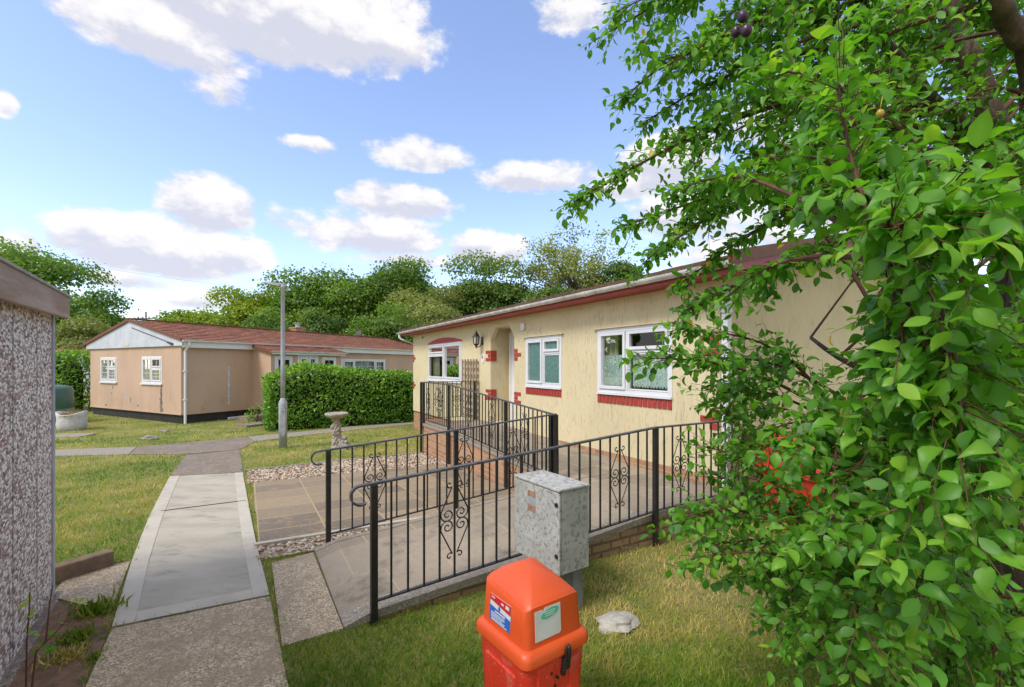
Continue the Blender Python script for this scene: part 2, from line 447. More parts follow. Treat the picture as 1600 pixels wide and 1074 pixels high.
MAT['cream'] = render_wall()
MAT['tan'] = surf('pinkish_tan_render', (0.57, 0.405, 0.295), (0.51, 0.36, 0.26), 0.9, 0.8, 0.25, 55, stain=(2.3, 0.55, 0.85, (0.40, 0.27, 0.18)), stretch=(1, 1, 0.5))
MAT['white_clad'] = surf('white_boarding', (0.60, 0.635, 0.72), (0.52, 0.55, 0.63), 2, 0.5, 0.05, 20)
MAT['verge'] = surf('brown_verge_board', (0.20, 0.095, 0.06), (0.155, 0.075, 0.05), 6, 0.7, 0.2, 70, speck=(70, 0.66, (0.26, 0.16, 0.12)))
MAT['barge'] = surf('brown_barge_board', (0.20, 0.075, 0.04), (0.16, 0.06, 0.035), 6, 0.7, 0.15, 50)
def tiles(name, cols, w, moss=None):
    m, nt, b, oc = newmat(name)
    sp = nd(nt, 'ShaderNodeSeparateXYZ'); ln(nt, oc, sp.inputs[0])
    cb = nd(nt, 'ShaderNodeCombineXYZ')
    ln(nt, math_(nt, 'FLOOR', math_(nt, 'MULTIPLY', sp.outputs[0], 1 / w)), cb.inputs[0]); ln(nt, math_(nt, 'FLOOR', math_(nt, 'MULTIPLY', sp.outputs[1], 1 / 0.32)), cb.inputs[1])
    wn = nd(nt, 'ShaderNodeTexWhiteNoise', noise_dimensions='2D'); ln(nt, cb.outputs[0], wn.inputs['Vector'])
    c = mix_(nt, wn.outputs['Value'], c4(cols[0]), c4(cols[1]))
    c = mix_(nt, sstep(nt, noise_(nt, mapv(nt, oc, (1, 3, 1)), 5, 5, 0.7), 0.4, 0.7), c, c4(cols[2]))
    if moss: c = mix_(nt, sstep(nt, noise_(nt, oc, 9, 5, 0.7), 0.56, 0.66), c, c4(moss))
    fx = math_(nt, 'FRACT', math_(nt, 'MULTIPLY', sp.outputs[0], 1 / w))
    gap = math_(nt, 'LESS_THAN', fx, 0.04)
    c = mix_(nt, gap, c, c4([k * 0.35 for k in cols[1]]))
    ln(nt, c, b.inputs['Base Color']); b.inputs['Roughness'].default_value = 0.8
    ln(nt, bump_(nt, noise_(nt, oc, 40, 4), 0.4, 0.01), b.inputs['Normal'])
    return m
MAT['tile_red'] = tiles('red_brown_tiles', ((0.34, 0.125, 0.07), (0.19, 0.065, 0.042), (0.38, 0.20, 0.12)), 0.42)
MAT['tile_brown'] = tiles('mossy_brown_tiles', ((0.15, 0.075, 0.05), (0.10, 0.05, 0.035), (0.17, 0.10, 0.07)), 0.3, (0.11, 0.09, 0.05))
def glass():
    m, nt, b, oc = newmat('window_glass')
    nt.nodes.remove(b)
    out = [n for n in nt.nodes if n.type == 'OUTPUT_MATERIAL'][0]
    tr = nd(nt, 'ShaderNodeBsdfTransparent'); tr.inputs[0].default_value = (0.82, 0.88, 0.86, 1)
    gl = nd(nt, 'ShaderNodeBsdfGlossy'); gl.inputs['Roughness'].default_value = 0.015
    fr = nd(nt, 'ShaderNodeFresnel'); fr.inputs['IOR'].default_value = 1.33
    mx = nd(nt, 'ShaderNodeMixShader'); ln(nt, math_(nt, 'ADD', fr.outputs[0], 0.02), mx.inputs[0])
    ln(nt, tr.outputs[0], mx.inputs[1]); ln(nt, gl.outputs[0], mx.inputs[2]); ln(nt, mx.outputs[0], out.inputs[0])
    return m
MAT['glass'] = glass()
def frosted():
    m, nt, b, oc = newmat('obscured_glass')
    c = mix_(nt, sstep(nt, noise_(nt, oc, 30, 4, 0.6, 1.0), 0.35, 0.65), (0.075, 0.17, 0.155, 1), (0.13, 0.25, 0.23, 1))
    ln(nt, c, b.inputs['Base Color']); b.inputs['Roughness'].default_value = 0.18
    ln(nt, bump_(nt, voro_(nt, oc, 38).outputs['Distance'], 0.35, 0.01), b.inputs['Normal'])
    return m
MAT['frosted'] = frosted()
def cloth(name, c1, c2, sc):
    m, nt, b, oc = newmat(name)
    c = mix_(nt, sstep(nt, noise_(nt, oc, sc, 3), 0.42, 0.6), c4(c1), c4(c2))
    ln(nt, c, b.inputs['Base Color']); b.inputs['Roughness'].default_value = 0.9
    return m
MAT['net'] = cloth('net_curtain', (0.62, 0.72, 0.70), (0.38, 0.50, 0.49), 40)
MAT['curtain'] = cloth('cream_curtain', (0.62, 0.58, 0.42), (0.50, 0.46, 0.33), 12)
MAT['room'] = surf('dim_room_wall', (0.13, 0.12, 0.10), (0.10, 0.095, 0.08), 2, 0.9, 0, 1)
MAT['orange'] = surf('orange_red_plastic', (0.72, 0.105, 0.022), (0.66, 0.085, 0.018), 3, 0.42, 0.05, 200, stain=(9, 0.6, 0.85, (0.74, 0.16, 0.06)))
MAT['redplastic'] = surf('red_plastic', (0.68, 0.05, 0.022), (0.61, 0.038, 0.018), 5, 0.42, 0.08, 150, stain=(7, 0.54, 0.72, (0.68, 0.16, 0.12)), speck=(120, 0.64, (0.72, 0.24, 0.20)))
MAT['rubber'] = surf('black_rubber', (0.012, 0.012, 0.012), (0.02, 0.02, 0.02), 30, 0.5, 0.1, 100)
MAT['cabinet'] = surf('lichened_grey_cabinet', (0.52, 0.52, 0.50), (0.42, 0.42, 0.40), 5, 0.8, 0.2, 60, stain=(30, 0.46, 0.70, (0.19, 0.185, 0.165)), speck=(170, 0.60, (0.25, 0.245, 0.21)))
MAT['sticker_white'] = surf('white_sticker', (0.66, 0.68, 0.68), (0.58, 0.60, 0.60), 8, 0.5, 0, 1)
MAT['sticker_blue'] = surf('blue_sticker', (0.025, 0.13, 0.48), (0.03, 0.15, 0.52), 8, 0.4, 0, 1)
MAT['sticker_red'] = surf('red_sticker', (0.56, 0.02, 0.03), (0.50, 0.02, 0.03), 8, 0.4, 0, 1)
MAT['sticker_green'] = surf('green_print', (0.06, 0.48, 0.30), (0.09, 0.55, 0.36), 8, 0.5, 0, 1)
MAT['rust'] = surf('rusty_label_plate', (0.30, 0.15, 0.09), (0.38, 0.24, 0.17), 25, 0.7, 0.1, 80)
MAT['stone'] = surf('rough_stone', (0.34, 0.32, 0.29), (0.20, 0.185, 0.165), 9, 0.9, 0.6, 40, stain=(20, 0.55, 0.7, (0.46, 0.45, 0.42)))
MAT['stone_pink'] = surf('carved_stone', (0.42, 0.37, 0.32), (0.27, 0.235, 0.20), 14, 0.9, 0.5, 60, stain=(30, 0.56, 0.68, (0.55, 0.52, 0.47)), speck=(70, 0.66, (0.12, 0.11, 0.09)))
MAT['tankgreen'] = surf('green_plastic', (0.05, 0.13, 0.12), (0.06, 0.15, 0.135), 3, 0.45, 0.03, 60)
MAT['sack'] = surf('white_woven_sack', (0.58, 0.58, 0.58), (0.46, 0.46, 0.46), 9, 0.8, 0.3, 60)
MAT['skirt'] = surf('black_skirting', (0.018, 0.017, 0.016), (0.03, 0.028, 0.026), 4, 0.7, 0.1, 40, stain=(4, 0.6, 0.8, (0.09, 0.075, 0.06)))
MAT['felt'] = surf('pale_roof_felt', (0.42, 0.40, 0.37), (0.32, 0.30, 0.28), 9, 0.9, 0.4, 80)
MAT['bark'] = surf('brown_bark', (0.13, 0.085, 0.06), (0.07, 0.045, 0.033), 22, 0.9, 0.7, 60, stretch=(1, 1, 0.35), stain=(9, 0.56, 0.72, (0.24, 0.20, 0.16)))
MAT['twig'] = surf('reddish_twig', (0.14, 0.055, 0.032), (0.09, 0.04, 0.025), 20, 0.75, 0.2, 90)
MAT['greybark'] = surf('grey_bark', (0.16, 0.14, 0.115), (0.10, 0.085, 0.07), 8, 0.9, 0.4, 30)
MAT['soil'] = surf('bare_soil', (0.24, 0.14, 0.085), (0.15, 0.09, 0.055), 9, 0.95, 0.9, 45, speck=(60, 0.66, (0.26, 0.19, 0.12)), stain=(5, 0.56, 0.66, (0.075, 0.085, 0.025)))
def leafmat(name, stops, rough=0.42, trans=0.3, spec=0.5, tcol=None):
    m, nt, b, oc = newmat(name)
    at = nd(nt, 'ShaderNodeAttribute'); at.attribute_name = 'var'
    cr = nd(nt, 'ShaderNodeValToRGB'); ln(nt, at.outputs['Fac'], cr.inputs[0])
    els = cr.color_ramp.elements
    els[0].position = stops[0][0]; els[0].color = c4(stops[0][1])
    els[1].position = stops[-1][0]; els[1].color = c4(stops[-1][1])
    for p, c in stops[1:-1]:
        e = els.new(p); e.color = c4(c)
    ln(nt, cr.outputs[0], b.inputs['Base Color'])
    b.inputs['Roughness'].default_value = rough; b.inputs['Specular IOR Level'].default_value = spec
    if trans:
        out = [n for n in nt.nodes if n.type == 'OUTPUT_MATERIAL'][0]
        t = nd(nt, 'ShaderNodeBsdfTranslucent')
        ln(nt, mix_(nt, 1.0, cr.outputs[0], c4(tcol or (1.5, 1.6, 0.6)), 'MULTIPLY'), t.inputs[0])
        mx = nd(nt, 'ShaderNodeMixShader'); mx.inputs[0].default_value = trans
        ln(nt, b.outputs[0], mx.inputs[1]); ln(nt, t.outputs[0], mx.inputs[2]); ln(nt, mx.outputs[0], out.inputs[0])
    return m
MAT['plumleaf'] = leafmat('plum_leaf', [(0, (0.053, 0.176, 0.018)), (0.5, (0.115, 0.317, 0.026)), (0.85, (0.219, 0.456, 0.041)), (0.985, (0.334, 0.543, 0.059)), (1.0, (0.702, 0.441, 0.044))], 0.46, 0.42)
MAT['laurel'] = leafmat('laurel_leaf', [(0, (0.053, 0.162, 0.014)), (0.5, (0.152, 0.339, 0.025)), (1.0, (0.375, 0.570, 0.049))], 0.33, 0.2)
MAT['treeleaf'] = leafmat('tree_leaf', [(0, (0.063, 0.137, 0.023)), (0.5, (0.153, 0.274, 0.041)), (1.0, (0.278, 0.402, 0.062))], 0.55, 0.42)
MAT['treeleaf_yellow'] = leafmat('yellowish_tree_leaf', [(0, (0.078, 0.139, 0.015)), (0.5, (0.203, 0.295, 0.025)), (1.0, (0.343, 0.420, 0.040))], 0.55, 0.42)
MAT['treeleaf_grey'] = leafmat('greyish_tree_leaf', [(0, (0.117, 0.151, 0.051)), (0.5, (0.244, 0.288, 0.086)), (1.0, (0.390, 0.423, 0.151))], 0.55, 0.42)
MAT['treeleaf_dark'] = leafmat('dark_tree_leaf', [(0, (0.049, 0.101, 0.023)), (0.5, (0.113, 0.203, 0.037)), (1.0, (0.215, 0.304, 0.054))], 0.55, 0.38)
MAT['grassblade'] = leafmat('grass_blade', [(0, (0.099, 0.214, 0.014)), (0.35, (0.224, 0.344, 0.032)), (0.6, (0.425, 0.391, 0.083)), (1.0, (0.750, 0.575, 0.264))], 0.6, 0.25, 0.3)
MAT['straw'] = surf('dry_grass', (0.42, 0.32, 0.16), (0.30, 0.21, 0.10), 20, 0.9, 0.1, 60)
MAT['pebbles'] = leafmat('gravel_stone', [(0, (0.20, 0.13, 0.085)), (0.35, (0.40, 0.30, 0.20)), (0.7, (0.52, 0.43, 0.33)), (1.0, (0.62, 0.57, 0.50))], 0.8, 0.0)
MAT['plum'] = surf('purple_plum', (0.035, 0.010, 0.035), (0.055, 0.016, 0.05), 20, 0.35, 0.03, 60)
MAT['yellowplum'] = surf('yellow_plum', (0.50, 0.30, 0.03), (0.42, 0.26, 0.04), 20, 0.35, 0.03, 60)
MAT['lampglass'] = surf('lantern_glass', (0.55, 0.56, 0.50), (0.45, 0.46, 0.42), 20, 0.15, 0, 1)
def lawn():
    m, nt, b, oc = newmat('lawn_turf')
    big = sstep(nt, noise_(nt, oc, 1.1, 6, 0.65), 0.38, 0.62)
    c = mix_(nt, big, (0.16, 0.22, 0.03, 1), (0.34, 0.31, 0.085, 1))
    c = mix_(nt, sstep(nt, noise_(nt, oc, 9, 5, 0.7), 0.45, 0.7), c, (0.33, 0.27, 0.11, 1))
    c = mix_(nt, sstep(nt, noise_(nt, oc, 55, 3, 0.7), 0.5, 0.7), c, (0.05, 0.085, 0.014, 1))
    c = mix_(nt, sstep(nt, noise_(nt, oc, 0.75, 5, 0.7), 0.60, 0.70), c, (0.32, 0.21, 0.11, 1))
    ln(nt, c, b.inputs['Base Color']); b.inputs['Roughness'].default_value = 0.95
    ln(nt, bump_(nt, noise_(nt, oc, 70, 5, 0.7), 0.9, 0.03), b.inputs['Normal'])
    return m
MAT['lawn'] = lawn()

# ------------------------------------------------------------------ the ground and what is laid on it
def grid_sheet():
    xs = sorted(set([-400, -200, -100, -60] + [x for x in range(-40, 41, 4)] + [60, 100, 200, 400]))
    ys = [-400, -100, -30, -10, -2, 2, 4, 6, 8, 10, 12, 14, 18, 24, 40, 80, 160, 400, 900]
    mb = MB()
    for y in ys:
        for x in xs: mb.v.append((x, y, gz(y)))
    n = len(xs)
    for j in range(len(ys) - 1):
        for i in range(n - 1):
            a = j * n + i
            mb.f.append((a, a + 1, a + n + 1, a + n))
    o = mb.build('ground', MAT['lawn']); tag(o, kind='structure')
grid_sheet()
PAVED = []      # outlines where no grass grows
def resample(pl, n):
    d = [0]
    for i in range(1, len(pl)): d.append(d[-1] + (pl[i] - pl[i - 1]).length)
    out = []
    for k in range(n + 1):
        t = d[-1] * k / n
        for i in range(1, len(pl)):
            if t <= d[i] + 1e-9:
                u = (t - d[i - 1]) / max(d[i] - d[i - 1], 1e-9)
                out.append(pl[i - 1].lerp(pl[i], u)); break
    return out
def strip(name, mat, left, right, dz, n=10, thick=0.03, cat=None, mask=True, kind='structure', bevel=0.004):
    """a slab following the ground between two edge lines"""
    L = resample(left, n); Rr = resample(right, n)
    mb = MB()
    top = []
    for p, q in zip(L, Rr):
        for w in (p, q):
            mb.v.append((w.x, w.y, gz(w.y) + dz)); mb.v.append((w.x, w.y, gz(w.y) + dz - thick))
    for i in range(n):
        a = i * 4
        mb.f += [(a, a + 2, a + 6, a + 4), (a, a + 4, a + 5, a + 1), (a + 2, a + 3, a + 7, a + 6)]
    mb.f += [(0, 1, 3, 2), (n * 4, n * 4 + 2, n * 4 + 3, n * 4 + 1)]
    if mask: PAVED.append([(p.x, p.y) for p in L] + [(p.x, p.y) for p in reversed(Rr)])
    o = mb.build(name, mat); tag(o, kind=kind)
    return o
def lerp_edges(L, Rr, f, n=14):
    a = resample(L, n); b = resample(Rr, n)
    return [p.lerp(q, f) for p, q in zip(a, b)]
PL = [U(135, 1074), U(175, 985)]
PR = [U(450, 1074), U(421, 934)]
PL0 = [PL[0] + (PL[0] - PL[1]) * 2.5] + PL; PR0 = [PR[0] + (PR[0] - PR[1]) * 2.0] + PR
strip('path', MAT['agg'], PL0, PR0, 0.012, 12)
NL = [U(175, 983.5), U(205, 882), U(232, 812), U(262, 752), U(266, 746)]
NR = [U(421, 933), U(401, 856), U(390, 800), U(380, 745), U(379.5, 740)]
strip('path', MAT['conc_new'], NL, NR, 0.016, 14)
strip('path_edging', MAT['conc_edge'], NL, lerp_edges(NL, NR, 0.13), 0.020, 14, mask=False)
strip('path_edging', MAT['conc_edge'], lerp_edges(NL, NR, 0.885), NR, 0.020, 14, mask=False)
fa = lerp_edges(NL, NR, 0.132)[0]; fb = lerp_edges(NL, NR, 0.883)[0]
fa2 = lerp_edges(NL, NR, 0.132, 28)[1]; fb2 = lerp_edges(NL, NR, 0.883, 28)[1]
strip('path_edging', MAT['conc_edge'], [fa, fb], [fa.lerp(fa2, 0.8), fb.lerp(fb2, 0.8)], 0.021, 6, mask=False)
_j = U(248, 801.5), U(386, 784.5)
strip('path_joint', MAT['dark'], [_j[0] + Vector((0.02, 0, 0)), _j[1] - Vector((0.02, 0, 0))], [_j[0] + Vector((0.02, 0.018, 0)), _j[1] + Vector((-0.02, 0.018, 0))], 0.0225, 6, mask=False, thick=0.004)
strip('path', MAT['agg_dark'], [U(266, 745), U(290, 711.5)], [U(379.5, 739), U(375, 704)], 0.011, 6)
# crossing path, left arm and right arm
strip('path', MAT['agg_pale'], [U(-60, 716), U(81, 713.5), U(200, 711)], [U(-60, 706), U(81, 704), U(214, 699)], 0.013, 8)
strip('path', MAT['agg_dark'], [U(201.5, 711), U(290, 711), U(375, 703.5), U(398, 691)], [U(215.5, 699), U(300, 692), U(350, 687.5), U(385, 683.5)], 0.014, 10)
strip('path', MAT['agg_pale'], [U(399, 690.6), U(446, 684.5), U(540, 673.5), U(645, 663.2), U(700, 659)], [U(386.5, 683.3), U(446, 677.5), U(540, 667.5), U(645, 658.8), U(700, 655)], 0.012, 14)
# apron towards the garage, and the sunken corner with soil
strip('path', MAT['agg'], [U(81, 963), U(30, 1000)], [U(172, 955), U(205, 879)], 0.008, 6) if False else None
SA = [U(100, 905), U(60, 985)]
strip('path', MAT['agg'], [U(78, 934), U(172, 958)], [U(108, 899), U(204, 878)], 0.010, 6)
strip('flower_bed', MAT['soil'], [U(78, 938), U(171, 963), U(172, 988), U(128, 1074), U(110, 1120)], [U(40, 985), U(35, 1000), U(25, 1030), U(0, 1074), U(-30, 1120)], 0.006, 10, mask=True)
# paving in the house frame
def rectF(name, mat, a0, a1, b0, b1, dz, thick=0.04, mask=True, n=8):
    o = strip(name, mat, [F(a0, b0), F(a0, b1)], [F(a1, b0), F(a1, b1)], dz, n, thick, mask=mask)
    return o
strip('path', MAT['agg'], [U(441, 1013), U(424.5, 882)], [F(-0.185, 0.02), F(-0.20, 1.42)], 0.014, 4)
def flat_slab(name, mat, poly, dz, thick, rotz=FA):
    """paving written in the house frame so that its joints run with the house"""
    e = thing(name, None, None, F(0, 0, 0), rotz, off=(0, 0, 0))
    return e
def patio():
    # own frame so flags follow the house
    mb = MB(); a0, a1, b0, b1 = -0.64, 2.56, 1.92, 4.92; n = 8
    vs = []
    for j in range(n + 1):
        b = b0 + (b1 - b0) * j / n
        for a in (a0 + (0.02 if j < 4 else 0.0), a1):
            z = gz(F(a, b).y) + 0.02
            vs.append((a, b, z))
    fs = []
    for j in range(n):
        fs.append((2 * j, 2 * j + 1, 2 * j + 3, 2 * j + 2))
    k = len(vs)
    vs2 = [(x, y, z - 0.05) for (x, y, z) in vs]
    mb.add(vs + vs2, fs + [(0, k, k + 1, 1), (2 * n, 2 * n + 1, k + 2 * n + 1, k + 2 * n)] + [(2 * j, 2 * j + 2, k + 2 * j + 2, k + 2 * j) for j in range(n)] + [(2 * j + 1, k + 2 * j + 1, k + 2 * j + 3, 2 * j + 3) for j in range(n)])
    o = mb.build('patio', MAT['flags']); o.location = FO; o.rotation_euler = (0, 0, FA); tag(o, kind='structure')
    PAVED.append([tuple(F(*p)[:2]) for p in ((a0, b0), (a1, b0), (a1, b1), (a0, b1))])
patio()
strip('kerb', MAT['conc_edge'], [F(-0.66, 1.845), F(2.56, 1.845)], [F(-0.66, 1.91), F(2.56, 1.91)], 0.035, 6, 0.08)
strip('kerb', MAT['agg_pale'], [F(-0.75, 6.02), F(0.6, 6.2), F(2.56, 6.36)], [F(-0.75, 6.09), F(0.6, 6.27), F(2.56, 6.43)], 0.03, 8, 0.08)
GRAVEL = [[(-0.70, 4.92), (2.56, 4.92), (2.56, 6.36), (0.6, 6.2), (-0.72, 6.02)], [(-0.66, 1.47), (2.56, 1.47), (2.56, 1.845), (-0.66, 1.845)]]
for g in GRAVEL:
    q = [F(*p) for p in g]
    if len(q) == 5:
        strip('gravel_bed', MAT['soil'], [q[0], q[1]], [q[4], q[3], q[2]], 0.005, 8)
    else:
        strip('gravel_bed', MAT['soil'], [q[0], q[1]], [q[3], q[2]], 0.005, 8)
def inpoly(x, y, poly):
    x = np.asarray(x); y = np.asarray(y); c = np.zeros(x.shape, dtype=bool)
    n = len(poly); j = n - 1
    for i in range(n):
        xi, yi = poly[i][0], poly[i][1]; xj, yj = poly[j][0], poly[j][1]
        cond = ((yi > y) != (yj > y)) & (x < (xj - xi) * (y - yi) / (yj - yi + 1e-12) + xi)
        c ^= cond; j = i
    return c
def gzv(y):
    return 0.1 - 0.032 * (np.clip(y, 4.0, 14.0) - 4.0)
def pebble_sheet():
    rng = np.random.default_rng(5)
    bm = bmesh.new(); bmesh.ops.create_icosphere(bm, subdivisions=1, radius=1.0)
    T = np.array([v.co[:] for v in bm.verts]); TF = np.array([[v.index for v in f.verts] for f in bm.faces]); bm.free()
    pts = []
    for g, cnt in ((GRAVEL[0], 3800), (GRAVEL[1], 1500)):
        P = np.array(g); a = rng.uniform(P[:, 0].min(), P[:, 0].max(), cnt * 2); b = rng.uniform(P[:, 1].min(), P[:, 1].max(), cnt * 2)
        k = inpoly(a, b, g); a, b = a[k][:cnt], b[k][:cnt]
        pts.append(np.stack([FO.x + D2.x * a + D1.x * b, FO.y + D2.y * a + D1.y * b], 1))
    P = np.concatenate(pts); n = len(P)
    r = rng.uniform(0.010, 0.027, n)
    V = T[None] * (1 + rng.normal(0, 0.16, (n, len(T), 1)))
    V = V * (r[:, None, None] * rng.uniform([0.7, 0.7, 0.45], [1.3, 1.3, 0.8], (n, 3))[:, None, :])
    th = rng.uniform(0, 6.28, n); c, s = np.cos(th)[:, None], np.sin(th)[:, None]
    X = V[..., 0] * c - V[..., 1] * s; Y = V[..., 0] * s + V[..., 1] * c
    Z = V[..., 2] + (gzv(P[:, 1]) + 0.012)[:, None]
    V = np.stack([X + P[:, :1], Y + P[:, 1:], Z], -1).reshape(-1, 3)
    Fc = (TF[None] + (np.arange(n) * len(T))[:, None, None]).reshape(-1, 3)
    o = npmesh('gravel', V, [Fc], MAT['pebbles'], None, np.repeat(rng.uniform(0, 1, n), len(T)))
    tag(o, 'loose tan and cream gravel beside the patio flags', 'gravel', kind='stuff')
pebble_sheet()

# ------------------------------------------------------------------ shared builders: windows, quoins
def pbox(mb, P, u0, u1, d0, d1, z0, z1):
    a = P(u0, d0, z0); b = P(u1, d1, z1)
    lo = [min(p, q) for p, q in zip(a, b)]; hi = [max(p, q) for p, q in zip(a, b)]
    mb.box(lo[0], hi[0], lo[1], hi[1], lo[2], hi[2])
def window(parent, P, u0, u1, z0, z1, lights, fw=0.055, sw=0.045, glassmat='glass', bars=None, name='window', label=None):
    """lights = [(u0,u1,z0,z1,opening)] fill the frame; one mesh for frame and sashes, panes as a sub-part"""
    mb = MB(); gl = MB()
    f0, f1 = -0.05, 0.012
    pbox(mb, P, u0, u0 + fw, f0, f1, z0, z1); pbox(mb, P, u1 - fw, u1, f0, f1, z0, z1)
    pbox(mb, P, u0 + fw, u1 - fw, f0, f1, z0, z0 + fw); pbox(mb, P, u0 + fw, u1 - fw, f0, f1, z1 - fw, z1)
    for (a, b, c, d, op) in lights:
        # mullion halves round each light
        iu0 = a + (fw if abs(a - u0) < 1e-6 else fw * 0.35); iu1 = b - (fw if abs(b - u1) < 1e-6 else fw * 0.35)
        iz0 = c + (fw if abs(c - z0) < 1e-6 else fw * 0.35); iz1 = d - (fw if abs(d - z1) < 1e-6 else fw * 0.35)
        if abs(a - u0) > 1e-6: pbox(mb, P, a, iu0, f0, f1, max(c, z0 + fw), min(d, z1 - fw))
        if abs(b - u1) > 1e-6: pbox(mb, P, iu1, b, f0, f1, max(c, z0 + fw), min(d, z1 - fw))
        if abs(c - z0) > 1e-6: pbox(mb, P, iu0, iu1, f0, f1, c, iz0)
        if abs(d - z1) > 1e-6: pbox(mb, P, iu0, iu1, f0, f1, iz1, d)
        g = 0.004
        s = sw if op else sw * 0.45
        e = 0.03 if op else 0.004
        iu0 += g; iu1 -= g; iz0 += g; iz1 -= g
        pbox(mb, P, iu0, iu0 + s, f0 + 0.01, e, iz0, iz1); pbox(mb, P, iu1 - s, iu1, f0 + 0.01, e, iz0, iz1)
        pbox(mb, P, iu0 + s, iu1 - s, f0 + 0.01, e, iz0, iz0 + s); pbox(mb, P, iu0 + s, iu1 - s, f0 + 0.01, e, iz1 - s, iz1)
        q0, q1, r0, r1 = iu0 + s, iu1 - s, iz0 + s, iz1 - s
        gl.quad(P(q0, -0.01, r0), P(q1, -0.01, r0), P(q1, -0.01, r1), P(q0, -0.01, r1))
        if bars:
            nu, nz = bars
            if op == 2: nz = 1
            for k in range(1, nu):
                uu = q0 + (q1 - q0) * k / nu; pbox(mb, P, uu - 0.008, uu + 0.008, -0.008, 0.006, r0, r1)
            for k in range(1, nz):
                zz = r0 + (r1 - r0) * k / nz; pbox(mb, P, q0, q1, -0.007, 0.005, zz - 0.008, zz + 0.008)
    w = mb.build(name, MAT['upvc'], parent, bevel=0.004)
    if label: w['label'] = label
    gl.build('pane', MAT[glassmat], w)
    return w
def wavy(parent, P, u0, u1, d, z0, z1, mat, amp=0.02, wave=0.06, scallop=0.0, gather=0.0):
    """a hanging curtain with folds"""
    mb = MB(); n = max(8, int((u1 - u0) / wave * 8)); m = 5
    for j in range(m + 1):
        for i in range(n + 1):
            u = u0 + (u1 - u0) * i / n
            ph = u / wave * 2 * PI
            dd = d + amp * math.sin(ph) + amp * 0.4 * math.sin(ph * 0.37 + 1)
            zb = z0 + scallop * abs(math.sin(ph * 0.5))
            z = zb + (z1 - zb) * j / m
            mb.v.append(P(u, dd, z))
    for j in range(m):
        for i in range(n):
            a = j * (n + 1) + i; mb.f.append((a, a + 1, a + n + 2, a + n + 1))
    return mb.build('curtain', mat, parent, smooth=True)
def courses(x_len, mbx, n, f):
    pass
def tile_roof(name, parent, mat, eave0, eave1, ridge0, ridge1, n, lift=0.022, thick=0.03):
    """overlapping courses from the eave line up to the ridge line"""
    e0, e1, r0, r1 = map(Vector, (eave0, eave1, ridge0, ridge1))
    mb = MB()
    nrm = (e1 - e0).cross(r0 - e0).normalized()
    if nrm.z < 0: nrm = -nrm
    m = 40; rng = random.Random(3)
    for k in range(n):
        f0, f1 = k / n, (k + 1.0) / n
        a0 = e0.lerp(r0, f0); a1 = e1.lerp(r1, f0); b0 = e0.lerp(r0, f1); b1 = e1.lerp(r1, f1)
        for i in range(m):
            j0, j1 = rng.uniform(0, 0.008), rng.uniform(0, 0.008)
            p0 = a0.lerp(a1, i / m); p1 = a0.lerp(a1, (i + 1) / m); q0 = b0.lerp(b1, i / m); q1 = b0.lerp(b1, (i + 1) / m)
            up = nrm * (lift + j0)
            mb.add([p0 + up, p1 + up, q1 + nrm * 0.003, q0 + nrm * 0.003, p0 - nrm * thick, p1 - nrm * thick], [(0, 1, 2, 3), (4, 5, 1, 0)])
    return mb.build(name, mat, parent)

# ------------------------------------------------------------------ the cream park home
AW = 3.93; B0, B1 = 0.23, 11.25
ZF, ZE = 0.36, 2.785
house = thingF('park_home', 'cream rendered park home with red brick quoins beside the ramp', 'house', AW, B0, 0.0)
PF = lambda u, d, z: (AW - d, u, z)
W3 = (0.891, 2.31, 1.40, 2.35); W2 = (3.23, 4.38, 1.42, 2.335); W1 = (7.42, 9.80, 1.40, 2.42); DR = (4.82, 5.85, 0.56, 2.63)
def front_wall():
    mb = MB()
    hol = [W1, W2, W3, DR]
    bs = sorted(set([B0, B1] + [h[0] for h in hol] + [h[1] for h in hol]))
    zs = sorted(set([ZF, ZE] + [h[2] for h in hol] + [h[3] for h in hol]))
    for i in range(len(bs) - 1):
        for j in range(len(zs) - 1):
            b = (bs[i] + bs[i + 1]) / 2; z = (zs[j] + zs[j + 1]) / 2
            if any(h[0] < b < h[1] and h[2] < z < h[3] for h in hol): continue
            mb.box(AW, AW + 0.09, bs[i], bs[i + 1], zs[j], zs[j + 1])
    # recess walls, ceiling and cut corners
    mb.box(AW + 0.0905, AW + 0.47, 5.85, 5.90, 0.56, 2.63); mb.box(AW + 0.0905, AW + 0.47, 4.77, 4.82, 0.56, 2.63)
    mb.box(AW + 0.0905, AW + 0.52, 4.77, 5.90, 2.6305, 2.68)
    mb.box(AW + 0.4705, AW + 0.52, 5.75, 5.90, 0.56, 2.63); mb.box(AW + 0.4705, AW + 0.52, 4.77, 4.90, 0.56, 2.63); mb.box(AW + 0.4705, AW + 0.52, 4.9005, 5.7495, 2.56, 2.63)
    for s, b in ((-1, 5.85), (1, 4.82)):
        mb.prism([(AW + 0.002, b, 2.38), (AW + 0.002, b + s * 0.22, 2.63), (AW + 0.002, b, 2.63)], (0.09, 0, 0))
    # gables and back
    ar, zr = AW + 3.1, ZE + 0.69
    for b in (B0, B1 - 0.09):
        mb.prism([(AW + 0.0902, b, ZF), (AW + 6.2, b, ZF), (AW + 6.2, b, ZE), (ar, b, zr), (AW + 0.0902, b, ZE + 0.02)], (0, 0.09, 0))
    mb.box(AW + 6.11, AW + 6.2, B0 + 0.091, B1 - 0.091, ZF, ZE)
    mb.build('wall', MAT['cream'], house)
front_wall()
